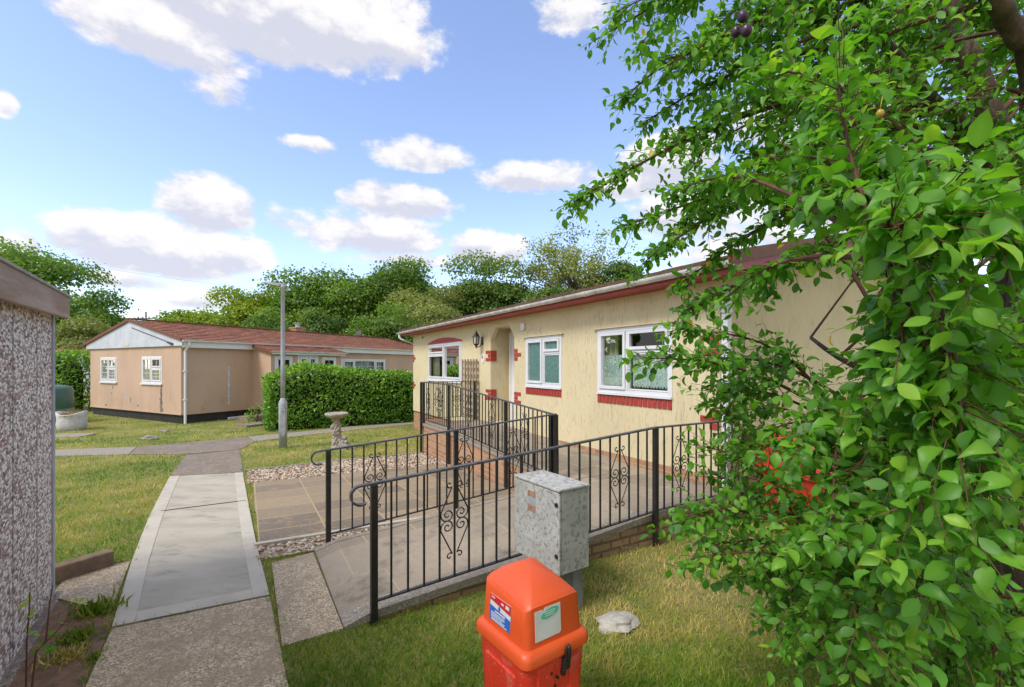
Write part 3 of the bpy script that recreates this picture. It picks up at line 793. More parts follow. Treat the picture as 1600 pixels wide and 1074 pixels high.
mb = MB(); mb.box(AW + 0.1, AW + 6.1, B0 + 0.1, B1 - 0.1, 0.50, 0.54); mb.box(AW + 2.6, AW + 2.64, B0 + 0.1, B1 - 0.1, 0.55, 2.7); mb.box(AW + 0.1, AW + 2.6, 6.6, 6.64, 0.55, 2.7); mb.box(AW + 0.1, AW + 2.6, 2.8, 2.84, 0.55, 2.7)
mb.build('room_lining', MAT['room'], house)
mb = MB(); mb.box(AW + 0.014, AW + 6.19, B0 + 0.012, B1 - 0.012, -0.45, ZF - 0.001); mb.build('plinth', MAT['brick_orange'], house)
mb = MB(); mb.box(AW - 0.006, AW - 0.0005, B0 + 0.002, 4.81, ZF + 0.001, 0.525); mb.build('plinth_band', MAT['brick_orange'], house)
mb = MB(); mb.box(AW - 0.004, AW - 0.001, 6.45, B1, ZF - 0.02, ZF + 0.01); mb.build('base_trim', MAT['barge'], house)
# roof, eaves
EA = AW - 0.30; VB = -0.15; VE = 11.66; TN = 0.2225
zroof = lambda a: 2.90 + (a - EA) * TN
tile_roof('roof', house, MAT['tile_brown'], (EA - 0.06, VE, 2.915), (EA - 0.06, VB, 2.915), (AW + 3.1, VE, zroof(AW + 3.1)), (AW + 3.1, VB, zroof(AW + 3.1)), 12)
tile_roof('roof', house, MAT['tile_brown'], (AW + 6.5, VB, 2.90), (AW + 6.5, VE, 2.90), (AW + 3.1, VB, zroof(AW + 3.1)), (AW + 3.1, VE, zroof(AW + 3.1)), 12)
mb = MB(); mb.box(EA, AW - 0.001, VB, VE, 2.787, 2.80); mb.box(EA - 0.015, EA - 0.001, VB, VE, 2.775, 2.885); mb.build('eaves_board', MAT['red'], house)
def verge(b, side):
    mb = MB(); mr = MB()
    for s0, s1 in ((EA - 0.02, AW + 3.1), (AW + 3.1, AW + 6.5)):
        z0 = 2.776 + (s0 - EA) * TN if s0 < AW + 3 else 2.776 + (AW + 3.1 - EA) * TN
        z1 = 2.776 + (AW + 3.1 - EA) * TN if s0 < AW + 3 else 2.776
        mr.prism([(s0, b, z0), (s1, b, z1), (s1, b, z1 + 0.088), (s0, b, z0 + 0.088)], (0, side * 0.025, 0))
        mb.prism([(s0, b - side * 0.012, z0 + 0.0885), (s1, b - side * 0.012, z1 + 0.0885), (s1, b - side * 0.012, z1 + 0.225), (s0, b - side * 0.012, z0 + 0.225)], (0, side * 0.05, 0))
    mr.box(EA - 0.035, EA - 0.021, min(b, b + side * 0.03), max(b, b + side * 0.03), 2.78, 3.0)
    mr.build('bargeboard', MAT['red'], house); mb.build('verge_board', MAT['verge'], house)
verge(VB, 1); verge(VE, -1)
mb = MB(); mb.prism([(AW, VB + 0.03, 2.79), (AW + 3.1, VB + 0.03, 2.79 + 3.1 * TN), (AW + 3.1, VB + 0.03, 2.80 + 3.1 * TN), (AW, VB + 0.03, 2.80)], (0, B0 - VB - 0.031, 0)); mb.build('soffit', MAT['red'], house)
def gutter(parent, pts0, pts1, r, name='gutter', brackets=12, mat='gutter', outward=(-1, 0)):
    p0, p1 = Vector(pts0), Vector(pts1); n = 10; mb = MB()
    d = (p1 - p0).normalized(); o = Vector((outward[0], outward[1], 0))
    prof = []
    for k in range(n + 1):
        t = PI * k / n
        prof.append((math.cos(t) * r, -math.sin(t) * r))
    inner = [(x * 0.88, z * 0.88) for x, z in reversed(prof)]
    poly = prof + inner
    L = (p1 - p0).length
    mb.prism([p0 + o * x + Vector((0, 0, z)) for x, z in poly], d * L)
    g = mb.build(name, MAT[mat], parent)
    if brackets:
        for k in range(brackets):
            mk = MB()
            c = p0.lerp(p1, (k + 0.5) / brackets)
            pr = [(math.cos(PI * q / n) * (r + 0.007), -math.sin(PI * q / n) * (r + 0.007) + 0.001) for q in range(n + 1)]
            pi_ = [(x * 0.93, z * 0.93) for x, z in reversed(pr)]
            mk.prism([c + o * x + Vector((0, 0, z)) for x, z in pr + pi_], d * 0.05)
            mk.build('gutter_bracket', MAT[mat], g)
    return g
gutter(house, (EA - 0.075, VB - 0.02, 2.875), (EA - 0.075, VE + 0.02, 2.875), 0.058, brackets=13)
mb = MB(); mb.box(AW + 0.02, AW + 0.10, B0 - 0.085, B0 - 0.004, 0.05, 2.70)
for z in (0.7, 1.6, 2.4): mb.box(AW + 0.005, AW + 0.115, B0 - 0.095, B0 - 0.002, z, z + 0.04)
mb.build('downpipe', MAT['upvc'], house, bevel=0.008)
mb = MB(); mb.tube([(EA - 0.07, 11.52, 2.82), (EA - 0.07, 11.52, 2.72), (EA - 0.02, 11.47, 2.66), (AW - 0.06, 11.36, 2.56), (AW + 0.10, 11.32, 2.49), (AW + 0.16, 11.30, 2.35), (AW + 0.16, 11.30, 0.0)], 0.036, 8)
mb.build('downpipe', MAT['gutter'], house, smooth=True)
# windows
w = window(house, PF, *W3, [(W3[0], 1.687, W3[2], 2.0, 0), (W3[0], 1.687, 2.0, W3[3], 1), (1.687, W3[1], W3[2], W3[3], 1)])
wavy(w, PF, W3[0] + 0.09, 1.64, -0.06, 1.49, 1.96, MAT['net'], 0.015, 0.05, 0.05); wavy(w, PF, 1.74, W3[1] - 0.09, -0.06, 1.49, 1.96, MAT['net'], 0.015, 0.05, 0.05)
wavy(w, PF, W3[1] - 0.30, W3[1] - 0.04, -0.17, 1.42, 2.32, MAT['curtain'], 0.03, 0.09)
w = window(house, PF, *W2, [(W2[0], 3.79, W2[2], 2.03, 0), (W2[0], 3.79, 2.03, W2[3], 1), (3.79, W2[1], W2[2], W2[3], 1)], glassmat='frosted')
w = window(house, PF, *W1, [(W1[0], 8.58, W1[2], W1[3], 1), (8.58, W1[1], 2.13, W1[3], 1), (8.58, W1[1], W1[2], 2.13, 1)])
wavy(w, PF, W1[1] - 0.5, W1[1] - 0.05, -0.15, 1.42, 2.4, MAT['curtain'], 0.03, 0.1); wavy(w, PF, W1[0] + 0.04, W1[0] + 0.35, -0.15, 1.42, 2.4, MAT['curtain'], 0.03, 0.1)
rng0 = random.Random(8); PL2 = {8.0: MB(), 8.9: MB()}
for k in range(60):
    c = Vector((AW + 0.25 + rng0.uniform(-0.06, 0.1), (8.0, 8.9)[k % 2] + rng0.uniform(-0.25, 0.25), 1.5 + rng0.uniform(0, 0.42)))
    d = Vector((rng0.uniform(-1, 0.2), rng0.uniform(-1, 1), rng0.uniform(-0.2, 1))).normalized() * 0.11; s = d.cross(Vector((rng0.uniform(-1, 1), rng0.uniform(-1, 1), rng0.uniform(-1, 1)))).normalized() * 0.035
    PL2[(8.0, 8.9)[k % 2]].add([c, c + d * 0.5 + s, c + d, c + d * 0.5 - s], [(0, 1, 2, 3)])
for mb in PL2.values(): mb.at = [0.75] * len(mb.v); mb.build('houseplant', MAT['laurel'], w)
for (wn, ext) in ((W3, 0.06), (W2, 0.06)):
    mb = MB(); mb.box(AW - 0.045, AW - 0.0005, wn[0] - ext, wn[1] + ext, wn[3] + 0.004, wn[3] + 0.022); mb.build('drip_cap', MAT['cream'], house)
    mb = MB(); n = int(round((wn[1] - wn[0]) / 0.085)); s = (wn[1] - wn[0]) / n
    for k in range(n):
        mb.box(AW - 0.014, AW - 0.0005, wn[0] + k * s + 0.007, wn[0] + (k + 1) * s - 0.007, wn[2] - 0.155, wn[2] - 0.03)
    mb.build('brick_sill', MAT['redbrick'], house, bevel=0.004)
    mb = MB(); mb.box(AW - 0.035, AW - 0.0005, wn[0], wn[1], wn[2] - 0.024, wn[2] - 0.001); mb.build('window_sill', MAT['upvc'], house)
mb = MB(); mb.box(AW - 0.06, AW - 0.0005, W1[0] - 0.03, W1[1] + 0.03, W1[2] - 0.035, W1[2] - 0.001); mb.build('window_sill', MAT['upvc'], house)
mb = MB(); arc = []; n = 14
for k in range(n + 1):
    t = k / n; arc.append((AW - 0.02, W1[0] - 0.03 + (W1[1] - W1[0] + 0.06) * t, W1[3] + 0.03 + 0.12 * (1 - (2 * t - 1) ** 2)))
mb.prism([(AW - 0.02, W1[1] + 0.03, W1[3] + 0.003), (AW - 0.02, W1[0] - 0.03, W1[3] + 0.003)] + arc, (0.0195, 0, 0)); mb.build('arched_lintel', MAT['red'], house)
# red painted quoins: (edge b, direction along b, list of (z0, long?))
def quoin(b, s, z, pattern, k=1.0):
    mb = MB()
    for i, lg in enumerate(pattern):
        z1 = z - i * 0.082; L = (0.25 if lg else 0.125) * k
        mb.box(AW - 0.012, AW - 0.0005, min(b, b + s * L), max(b, b + s * L), z1 - 0.07, z1)
    mb.build('quoin', MAT['redbrick'], house, bevel=0.004)
for z, pat in ((2.16, (1, 0, 1)), (1.30, (0, 1, 0))):
    quoin(B0 + 0.001, 1, z, pat)
    quoin(B1 - 0.001, -1, z, (0, 1, 0))
    quoin(5.852, 1, z - 0.02, (1, 0, 1), 0.9)
    quoin(4.818, -1, z - 0.02, (0, 1, 0) if z > 2 else (1, 0, 1))
for z in (2.14, 1.28):
    mb = MB(); mb.box(AW + 0.001, AW + 0.14, 5.837, 5.8495, z - 0.235, z); mb.build('quoin', MAT['redbrick'], house)
# door in the recess
mb = MB(); a = AW + 0.43
mb.box(a - 0.02, a + 0.04, 4.822, 4.88, 0.565, 2.55); mb.box(a - 0.02, a + 0.04, 5.69, 5.75, 0.565, 2.55); mb.box(a - 0.02, a + 0.04, 4.8805, 5.6895, 2.48, 2.55); mb.box(a + 0.0, a + 0.035, 4.8815, 5.688, 0.575, 2.478)
for z0, z1 in ((0.75, 1.35), (1.5, 2.3)): mb.box(a - 0.008, a - 0.0005, 5.0, 5.57, z0, z1)
dr = mb.build('door', MAT['upvc'], house, bevel=0.005)
mb = MB(); mb.box(a - 0.03, a - 0.009, 4.915, 4.95, 1.45, 1.7); mb.box(a - 0.055, a - 0.031, 4.92, 5.05, 1.58, 1.605); mb.build('handle', MAT['galv'], dr, bevel=0.003)
mb = MB(); mb.box(AW - 0.03, AW + 0.40, 4.83, 5.84, 0.558, 0.585); mb.build('doorstep', MAT['conc_edge'], house)
# lantern by the door
def lantern():
    b, z, a = 6.25, 2.40, AW - 0.16
    mb = MB()
    mb.lathe([(0.012, 0.20), (0.02, 0.185), (0.012, 0.165), (0.035, 0.15), (0.085, 0.075), (0.092, 0.062), (0.075, 0.06)], 6, (a, b, z))
    mb.lathe([(0.062, -0.115), (0.07, -0.10), (0.045, -0.13), (0.018, -0.17), (0.022, -0.185), (0.006, -0.20)][::-1], 6, (a, b, z))
    for k in range(6):
        t = 2 * PI * k / 6
        mb.bar((a + 0.078 * math.cos(t), b + 0.078 * math.sin(t), z + 0.066), (a + 0.064 * math.cos(t), b + 0.064 * math.sin(t), z - 0.108), 0.012, 0.012)
    mb.box(AW - 0.02, AW - 0.001, b - 0.04, b + 0.04, z - 0.12, z + 0.06)
    mb.tube([(AW - 0.02, b, z - 0.06), (AW - 0.06, b, z - 0.15), (a, b, z - 0.19)], 0.01, 6)
    l = mb.build('wall_lantern', MAT['black'], house)
    g = MB(); g.lathe([(0.055, -0.10), (0.068, 0.06)], 6, (a, b, z)); g.build('lantern_glass', MAT['lampglass'], l)
lantern()
def oval(P, u, z, ru, rz, d0, d1, n=20):
    mb = MB(); mb.hexa([Vector(P(u + ru * math.cos(2 * PI * k / n), d0, z + rz * math.sin(2 * PI * k / n))) for k in range(n)], [Vector(P(u + ru * math.cos(2 * PI * k / n), d1, z + rz * math.sin(2 * PI * k / n))) for k in range(n)])
    return mb
pq = oval(PF, 6.22, 1.97, 0.085, 0.11, 0.001, 0.014).build('number_plaque', MAT['upvc'], house)
oval(PF, 6.235, 2.0, 0.03, 0.035, 0.0145, 0.017).build('plaque_emblem', MAT['sticker_red'], pq)
mb = MB(); mb.box(AW - 0.045, AW - 0.001, 4.40, 4.52, 2.49, 2.63); mb.build('junction_box', MAT['upvc'], house, bevel=0.008)
mb = MB(); mb.tube([(AW - 0.02, 10.2, 2.70), (AW - 0.05, 10.2, 2.66), (AW - 0.03, 10.28, 2.62), (AW - 0.02, 10.32, 2.68)], 0.008, 5); mb.build('cable_clip', MAT['black'], house)
# trellis leaning on the wall
t = thingF('trellis', 'weathered timber trellis standing against the cream wall beside the door recess', 'trellis', AW - 0.05, 6.83, 0.56)
mb = MB()
for k in range(6):
    b = 6.44 + 0.78 * k / 5
    mb.box(AW - 0.075, AW - 0.05, b - 0.021, b + 0.021, 0.57, 1.96)
mb.build('upright', MAT['trellis'], t)
mb = MB()
for k in range(9):
    z = 0.62 + k * 0.16
    mb.box(AW - 0.0495, AW - 0.03, 6.42, 7.24, z - 0.019, z + 0.019)
mb.build('crosspiece', MAT['trellis'], t)

# ------------------------------------------------------------------ the ramp
RZ = [(-0.18, 0.118), (0.0, 0.170), (1.93, 0.315), (2.62, 0.385), (2.9, 0.40), (4.0, 0.41)]
def rz1(a):
    for (a0, z0), (a1, z1) in zip(RZ, RZ[1:]):
        if a <= a1: return z0 + (z1 - z0) * (a - a0) / (a1 - a0)
    return RZ[-1][1]
def rz2(b):
    return 0.405 + (0.56 - 0.405) * min(max((b - 1.42) / 3.44, 0), 1)
ramp = thingF('access_ramp', 'paved wheelchair ramp on low brick walls leading up to the door', 'ramp', 0.0, 0.0, 0.0)
mb = MB(); aa = [-0.18, 0.0, 0.6, 1.3, 1.93, 2.3, 2.62, 2.9, 3.4, 3.925]
for i in range(len(aa) - 1):
    z0, z1 = rz1(aa[i]), rz1(aa[i + 1])
    mb.hexa([(aa[i], 0.17, z0 - 0.3), (aa[i + 1], 0.17, z1 - 0.3), (aa[i + 1], 1.40, z1 - 0.3), (aa[i], 1.40, z0 - 0.3)], [(aa[i], 0.17, z0), (aa[i + 1], 0.17, z1), (aa[i + 1], 1.40, z1), (aa[i], 1.40, z0)])
bb = [1.405, 2.2, 3.0, 3.9, 4.86, 5.6, 6.36]
for i in range(len(bb) - 1):
    z0, z1 = rz2(bb[i]), rz2(bb[i + 1])
    mb.hexa([(2.70, bb[i], z0 - 0.3), (3.925, bb[i], z0 - 0.3), (3.925, bb[i + 1], z1 - 0.3), (2.70, bb[i + 1], z1 - 0.3)], [(2.70, bb[i], z0), (3.925, bb[i], z0), (3.925, bb[i + 1], z1), (2.70, bb[i + 1], z1)])
mb.build('ramp_surface', MAT['flags_ramp'], ramp)
mb = MB()
for i in range(len(aa) - 1):
    a0, a1 = aa[i], aa[i + 1] if i < len(aa) - 2 else 4.03
    z0, z1 = rz1(a0) + 0.006, rz1(a1) + 0.006
    mb.hexa([(a0, 0.012, z0 - 0.055), (a1, 0.012, z1 - 0.055), (a1, 0.169, z1 - 0.055), (a0, 0.169, z0 - 0.055)], [(a0, 0.012, z0), (a1, 0.012, z1), (a1, 0.169, z1), (a0, 0.169, z0)])
mb.build('coping', MAT['agg_pale'], ramp); mb = MB()
a_ = [p for p in aa if p <= 2.62]
for i in range(len(a_) - 1):
    z0, z1 = rz1(a_[i]) + 0.006, rz1(a_[i + 1]) + 0.006
    mb.hexa([(a_[i], 1.401, z0 - 0.055), (a_[i + 1], 1.401, z1 - 0.055), (a_[i + 1], 1.47, z1 - 0.055), (a_[i], 1.47, z0 - 0.055)], [(a_[i], 1.401, z0), (a_[i + 1], 1.401, z1), (a_[i + 1], 1.47, z1), (a_[i], 1.47, z0)])
for i in range(len(bb) - 1):
    z0, z1 = rz2(bb[i]) + 0.006, rz2(bb[i + 1]) + 0.006
    b0 = bb[i] if i else 1.471
    mb.hexa([(2.555, b0, z0 - 0.055), (2.699, b0, z0 - 0.055), (2.699, bb[i + 1], z1 - 0.055), (2.555, bb[i + 1], z1 - 0.055)], [(2.555, b0, z0), (2.699, b0, z0), (2.699, bb[i + 1], z1), (2.555, bb[i + 1], z1)])
mb.box(2.555, 3.92, 6.3605, 6.44, 0.511, 0.566)
mb.build('coping', MAT['agg_pale'], ramp)
mb = MB()
for i in range(1, len(aa) - 1):
    a0, a1 = aa[i], aa[i + 1] if i < len(aa) - 2 else 4.02
    z0, z1 = rz1(a0) - 0.0495, rz1(a1) - 0.0495
    mb.hexa([(a0, 0.03, -0.2), (a1, 0.03, -0.2), (a1, 0.165, -0.2), (a0, 0.165, -0.2)], [(a0, 0.03, z0), (a1, 0.03, z1), (a1, 0.165, z1), (a0, 0.165, z0)])
mb.build('retaining_wall', MAT['brick_old'], ramp)['label'] = 'weathered brown brick wall on the lawn side'
mb = MB()
for i in range(len(bb) - 1):
    z0, z1 = rz2(bb[i]) - 0.0495, rz2(bb[i + 1]) - 0.0495
    b0 = bb[i] if i else 1.44
    mb.hexa([(2.575, b0, -0.4), (2.69, b0, -0.4), (2.69, bb[i + 1], -0.4), (2.575, bb[i + 1], -0.4)], [(2.575, b0, z0), (2.69, b0, z0), (2.69, bb[i + 1], z1), (2.575, bb[i + 1], z1)])
mb.box(2.575, 3.92, 6.3605, 6.42, -0.4, 0.5105)
for i in range(len(a_) - 1):
    z0, z1 = rz1(a_[i]) - 0.0495, rz1(a_[i + 1]) - 0.0495
    if a_[i] >= 0: mb.hexa([(a_[i], 1.402, -0.2), (a_[i + 1], 1.402, -0.2), (a_[i + 1], 1.455, -0.2), (a_[i], 1.455, -0.2)], [(a_[i], 1.402, z0), (a_[i + 1], 1.402, z1), (a_[i + 1], 1.455, z1), (a_[i], 1.455, z0)])
mb.build('retaining_wall', MAT['brick_orange'], ramp)
PAVED.append([tuple(F(*p)[:2]) for p in ((-0.2, 0.0), (4.03, 0.0), (4.03, 0.23), (4.0, 11.3), (2.55, 6.45), (2.55, 1.48), (-0.2, 1.48))])
PAVED.append([tuple(F(*p)[:2]) for p in ((AW, B0), (AW + 6.2, B0), (AW + 6.2, B1), (AW, B1))])

# ------------------------------------------------------------------ railings
def curl(c, r0, r1, t0, t1, n=14):
    out = []
    for k in range(n + 1):
        f = k / n; t = t0 + (t1 - t0) * f; r = r0 + (r1 - r0) * f
        out.append((c[0] + r * math.cos(t), c[1] + r * math.sin(t)))
    return out
def scroll_lines(hw, hh):
    """one quarter of the ornament: outer curl, diagonal, inner scroll (u to the right, v up)"""
    top = curl((hw * 0.36, hh * 0.93), 0.007, hw * 0.24, R(520), R(215), 16)
    inner = curl((hw * 0.47, hh * 0.155), hw * 0.47, 0.008, R(0), R(-560) if False else R(-520), 26)
    inner = [(hw * 0.50 + (x - hw * 0.47), y) for x, y in inner]
    return top + [(hw * 0.985, hh * 0.22)] + inner
def railing(name, label, posts, ornaments, spacing, start_curl=None, group=None, end_ext=0.0, base_post=None):
    """posts: (a, b, z_hand, z_low, z_foot) ; consecutive posts are joined; ornaments per run as fractions"""
    p0 = posts[0]
    t = thingF(name, label, 'railing', p0[0], p0[1], p0[4], group)
    hr = MB(); lr = MB()
    for i in range(len(posts) - 1):
        A, B = posts[i], posts[i + 1]
        va, vb = Vector((A[0], A[1], A[2])), Vector((B[0], B[1], B[2]))
        d = (vb - va).normalized()
        hr.bar(va - d * 0.02, vb + d * (end_ext if i == len(posts) - 2 else 0.018), 0.042, 0.014)
        lr.bar((A[0], A[1], A[3]), (B[0], B[1], B[3]), 0.026, 0.010)
        flat = Vector((B[0] - A[0], B[1] - A[1], 0)); L = flat.length; u = flat.normalized()
        n = max(2, int(round(L / spacing))); orn = [int(round(f * n)) for f in ornaments[i]]
        for k in range(1, n):
            f = k / n
            c = Vector((A[0], A[1], 0)) + u * (L * f)
            zh = A[2] + (B[2] - A[2]) * f; zl = A[3] + (B[3] - A[3]) * f
            m = MB(); m.bar((c.x, c.y, zl + 0.004), (c.x, c.y, zh - 0.007), 0.0125, 0.0125, up=u); m.build('baluster', MAT['black'], t)
            if k in orn:
                m = MB(); sp = L / n; hw = sp - 0.007; hh = 0.275; cz = zl + (zh - zl) * 0.52; sl = (B[2] - A[2]) / L
                q = scroll_lines(hw, hh)
                for sx in (-1, 1):
                    for sy in (-1, 1):
                        pts = [(c.x + u.x * x * sx, c.y + u.y * x * sx, cz + y * sy + sl * x * sx) for x, y in q]
                        m.tube(pts, 0.0052, 4)
                m.build('scroll_panel', MAT['black'], t)
    for (a, b, zh, zl, zf) in posts:
        m = MB(); m.box(a - 0.022, a + 0.022, b - 0.022, b + 0.022, zf - 0.08, zh - 0.007); m.build('post', MAT['black'], t, bevel=0.003)
    if start_curl:
        A, B = posts[0], posts[1]
        u = Vector((B[0] - A[0], B[1] - A[1], 0)).normalized(); sl = (B[2] - A[2]) / max((Vector(B[:2]) - Vector(A[:2])).length, 1e-6)
        r = 0.062; pts = []
        base = Vector((A[0], A[1], A[2])) - u * 0.015
        ext = 0.07
        for k in range(15):
            th = PI * 1.15 * k / 14
            pts.append(base - u * (ext + r * math.sin(th)) + Vector((0, 0, -sl * ext - r * (1 - math.cos(th)))))
        pts = [base] + pts
        side = u.cross(Vector((0, 0, 1)))
        for i in range(len(pts) - 1):
            d = (pts[i + 1] - pts[i]).normalized()
            hr.bar(pts[i] - d * 0.003, pts[i + 1] + d * 0.003, 0.042, 0.012, up=side.cross(d))
    hr.build('handrail', MAT['iron_top'], t)
    lr.build('bottom_rail', MAT['black'], t)
    return t
gzF = lambda a, b: gz(F(a, b).y)
railing('ramp_railing', 'black wrought iron railing along the lawn side of the ramp behind the grey cabinet', [(0.0, -0.02, 1.03, 0.256, 0.10), (2.62, -0.02, 1.217, 0.43, 0.08), (4.02, -0.02, 1.215, 0.455, 0.05)], [(0.205, 0.83), (0.27, 0.82)], 0.113, True, 'black railings on the ramp')
railing('ramp_railing', 'black wrought iron railing with curled end between the ramp and the brown patio flags', [(-0.06, 1.49, 1.014, 0.225, 0.09), (1.23, 1.49, 1.11, 0.335, 0.07), (2.56, 1.50, 1.209, 0.45, 0.06)], [(0.32,), (0.10, 0.55)], 0.105, True, 'black railings on the ramp')
railing('ramp_railing', 'black wrought iron railing climbing from the inner corner post up to the landing', [(2.53, 1.56, 1.209, 0.45, 0.06), (2.53, 2.70, 1.29, 0.53, 0.02), (2.53, 4.86, 1.453, 0.66, -0.05), (2.53, 6.40, 1.450, 0.66, -0.1)], [(0.5,), (0.18, 0.62), (0.30, 0.72)], 0.108, False, 'black railings on the ramp')
railing('landing_railing', 'short black railing across the landing end beneath the arched window', [(2.59, 6.40, 1.450, 0.66, 0.50), (3.80, 6.40, 1.455, 0.66, 0.56)], [(0.30, 0.66)], 0.11, False, 'black railings on the ramp', end_ext=0.10)

# ------------------------------------------------------------------ the tan park home across the lawn
BC = U(283, 663); BA = math.atan2(0.8835, 0.4685)
bh = thing('park_home', 'tan rendered park home with white gable and red tiled roof', 'house', (BC.x, BC.y, 0), BA)
L_, GW, ZB, ZT = 13.3, 7.0, 0.09, 2.50
EZ = 2.66; RZB = 3.50
PG = lambda u, d, z: (-d, u, z)
PS = lambda u, d, z: (u, -d, z)
PB = lambda u, d, z: (u, -1.16 - d, z)
GWIN = [(1.27, 2.70, 1.16, 2.15), (4.67, 6.06, 1.16, 2.15)]
SWIN = [(7.0, 9.9, 1.15, 2.14)]
def holes_wall(mb, P, u0, u1, z0, z1, holes, th=0.09):
    us = sorted(set([u0, u1] + [h[0] for h in holes] + [h[1] for h in holes])); zs = sorted(set([z0, z1] + [h[2] for h in holes] + [h[3] for h in holes]))
    for i in range(len(us) - 1):
        for j in range(len(zs) - 1):
            u = (us[i] + us[i + 1]) / 2; z = (zs[j] + zs[j + 1]) / 2
            if any(h[0] < u < h[1] and h[2] < z < h[3] for h in holes): continue
            pbox(mb, P, us[i], us[i + 1], -th, 0, zs[j], zs[j + 1])
mb = MB()
holes_wall(mb, PG, 0, GW, ZB, ZT, GWIN)
holes_wall(mb, lambda u, d, z: (u, -d, z), 0.0905, L_, ZB, ZT, SWIN)
mb.box(0.0905, L_, GW - 0.09, GW, ZB, ZT); mb.box(L_ - 0.09, L_, 0.0905, GW - 0.0905, ZB, ZT)
BW = [(2.70, 3.46, 1.15, 2.18), (4.88, 5.62, 1.15, 2.18)]; BD = (3.69, 4.68, 0.1, 2.25)
holes_wall(mb, PB, 2.54, 5.92, ZB, 2.33, BW + [BD])
mb.box(2.54, 2.63, -1.0695, -0.0005, ZB, 2.33); mb.box(5.83, 5.92, -1.0695, -0.0005, ZB, 2.33)
for x in (2.545, 5.84): mb.prism([(x, -1.16, 2.331), (x, -0.001, 2.331), (x, -0.001, 2.60)], (0.075, 0, 0))
mb.box(0.1, L_ - 0.1, 3.0, 3.05, ZB, ZT); mb.box(3.1, 3.15, 0.1, 3.0, ZB, ZT)
mb.build('wall', MAT['tan'], bh)
mb = MB()
for (x0, x1, y0, y1) in ((0.07, L_ - 0.05, 0.05, GW - 0.05), (2.60, 5.86, -1.10, 0.04)): mb.box(x0, x1, y0, y1, -0.45, ZB - 0.001)
mb.build('skirting', MAT['skirt'], bh)
mb = MB(); mb.box(-0.02, -0.0005, 0, GW, ZB + 0.0, ZB + 0.045); mb.box(-0.02, 2.53, -0.02, -0.0005, ZB, ZB + 0.045); mb.build('base_trim', MAT['tan'], bh)
# gable boarding, barge boards, roof
mb = MB(); nb = 40
for k in range(nb):
    y0, y1 = -0.2 + (GW + 0.4) * k / nb, -0.2 + (GW + 0.4) * (k + 1) / nb - 0.006
    zz = lambda y: EZ + (RZB - EZ) * (1 - abs(y - GW / 2) / (GW / 2 + 0.2)) + 0.02
    mb.prism([(-0.07, y0, ZT + 0.0), (-0.07, y1, ZT + 0.0), (-0.07, y1, zz(y1)), (-0.07, y0, zz(y0))], (0.05, 0, 0))
mb.box(-0.015, 0.0, -0.18, GW + 0.18, ZT + 0.005, EZ + 0.05)
mb.build('gable_boarding', MAT['white_clad'], bh)
for x in (-0.13, L_ + 0.10):
    mb = MB()
    for (ya, za, yb, zb) in ((-0.22, EZ, GW / 2, RZB), (GW + 0.22, EZ, GW / 2, RZB)):
        mb.prism([(x, ya, za), (x, yb, zb), (x, yb, zb + 0.11), (x, ya, za + 0.11)], (0.05, 0, 0))
    mb.build('bargeboard', MAT['barge'], bh)
tile_roof('roof', bh, MAT['tile_red'], (-0.1, -0.22, EZ + 0.03), (L_ + 0.1, -0.22, EZ + 0.03), (-0.1, GW / 2, RZB + 0.05), (L_ + 0.1, GW / 2, RZB + 0.05), 11, 0.03)
tile_roof('roof', bh, MAT['tile_red'], (-0.1, GW + 0.22, EZ + 0.03), (L_ + 0.1, GW + 0.22, EZ + 0.03), (-0.1, GW / 2, RZB + 0.05), (L_ + 0.1, GW / 2, RZB + 0.05), 11, 0.03)
mb = MB(); mb.bar((-0.14, GW / 2, RZB + 0.10), (L_ + 0.14, GW / 2, RZB + 0.10), 0.22, 0.05); mb.build('ridge_capping', MAT['barge'], bh)
mb = MB(); mb.box(-0.05, L_, -0.20, -0.17, 2.44, EZ + 0.0); mb.box(-0.05, L_, -0.169, -0.001, 2.485, 2.499); mb.build('fascia', MAT['upvc'], bh)
gutter(bh, (-0.08, -0.27, EZ + 0.03), (L_ + 0.08, -0.27, EZ + 0.03), 0.06, brackets=12, mat='upvc', outward=(0, -1))
mb = MB(); mb.tube([(0.12, -0.27, 2.66), (0.12, -0.25, 2.50), (0.10, -0.10, 2.36), (0.10, -0.06, 2.28), (0.10, -0.06, -0.25)], 0.042, 10)
for z in (0.6, 1.6): mb.box(0.04, 0.16, -0.11, -0.002, z, z + 0.04)
mb.build('downpipe', MAT['upvc'], bh, smooth=False)
mb = MB(); mb.box(5.95, 6.03, -1.10, -1.02, -0.2, 2.35); mb.build('downpipe', MAT['upvc'], bh, bevel=0.01)
for g in GWIN:
    mid = (g[0] + g[1]) / 2
    w = window(bh, PG, *g, [(g[0], mid, g[2], 1.72, 1), (g[0], mid, 1.72, g[3], 2), (mid, g[1], g[2], g[3], 1)], 0.07, 0.05, bars=(2, 3))
    wavy(w, PG, g[0] + 0.1, g[0] + 0.28, -0.14, g[2] + 0.05, g[3] - 0.05, MAT['net'], 0.02, 0.09); wavy(w, PG, g[1] - 0.28, g[1] - 0.1, -0.14, g[2] + 0.05, g[3] - 0.05, MAT['net'], 0.02, 0.09)
    mb = MB(); pbox(mb, PG, g[0] - 0.04, g[1] + 0.04, 0.001, 0.06, g[2] - 0.05, g[2] - 0.001); mb.build('window_sill', MAT['upvc'], bh)
s = SWIN[0]
w = window(bh, PS, *s, [(s[0], 7.75, s[2], s[3], 1), (7.75, 9.15, s[2], s[3], 0), (9.15, s[1], s[2], s[3], 1)], 0.08, 0.06, bars=(3, 3))
wavy(w, PS, s[0] + 0.1, s[1] - 0.1, -0.15, s[2] + 0.3, s[3] - 0.05, MAT['net'], 0.02, 0.1)
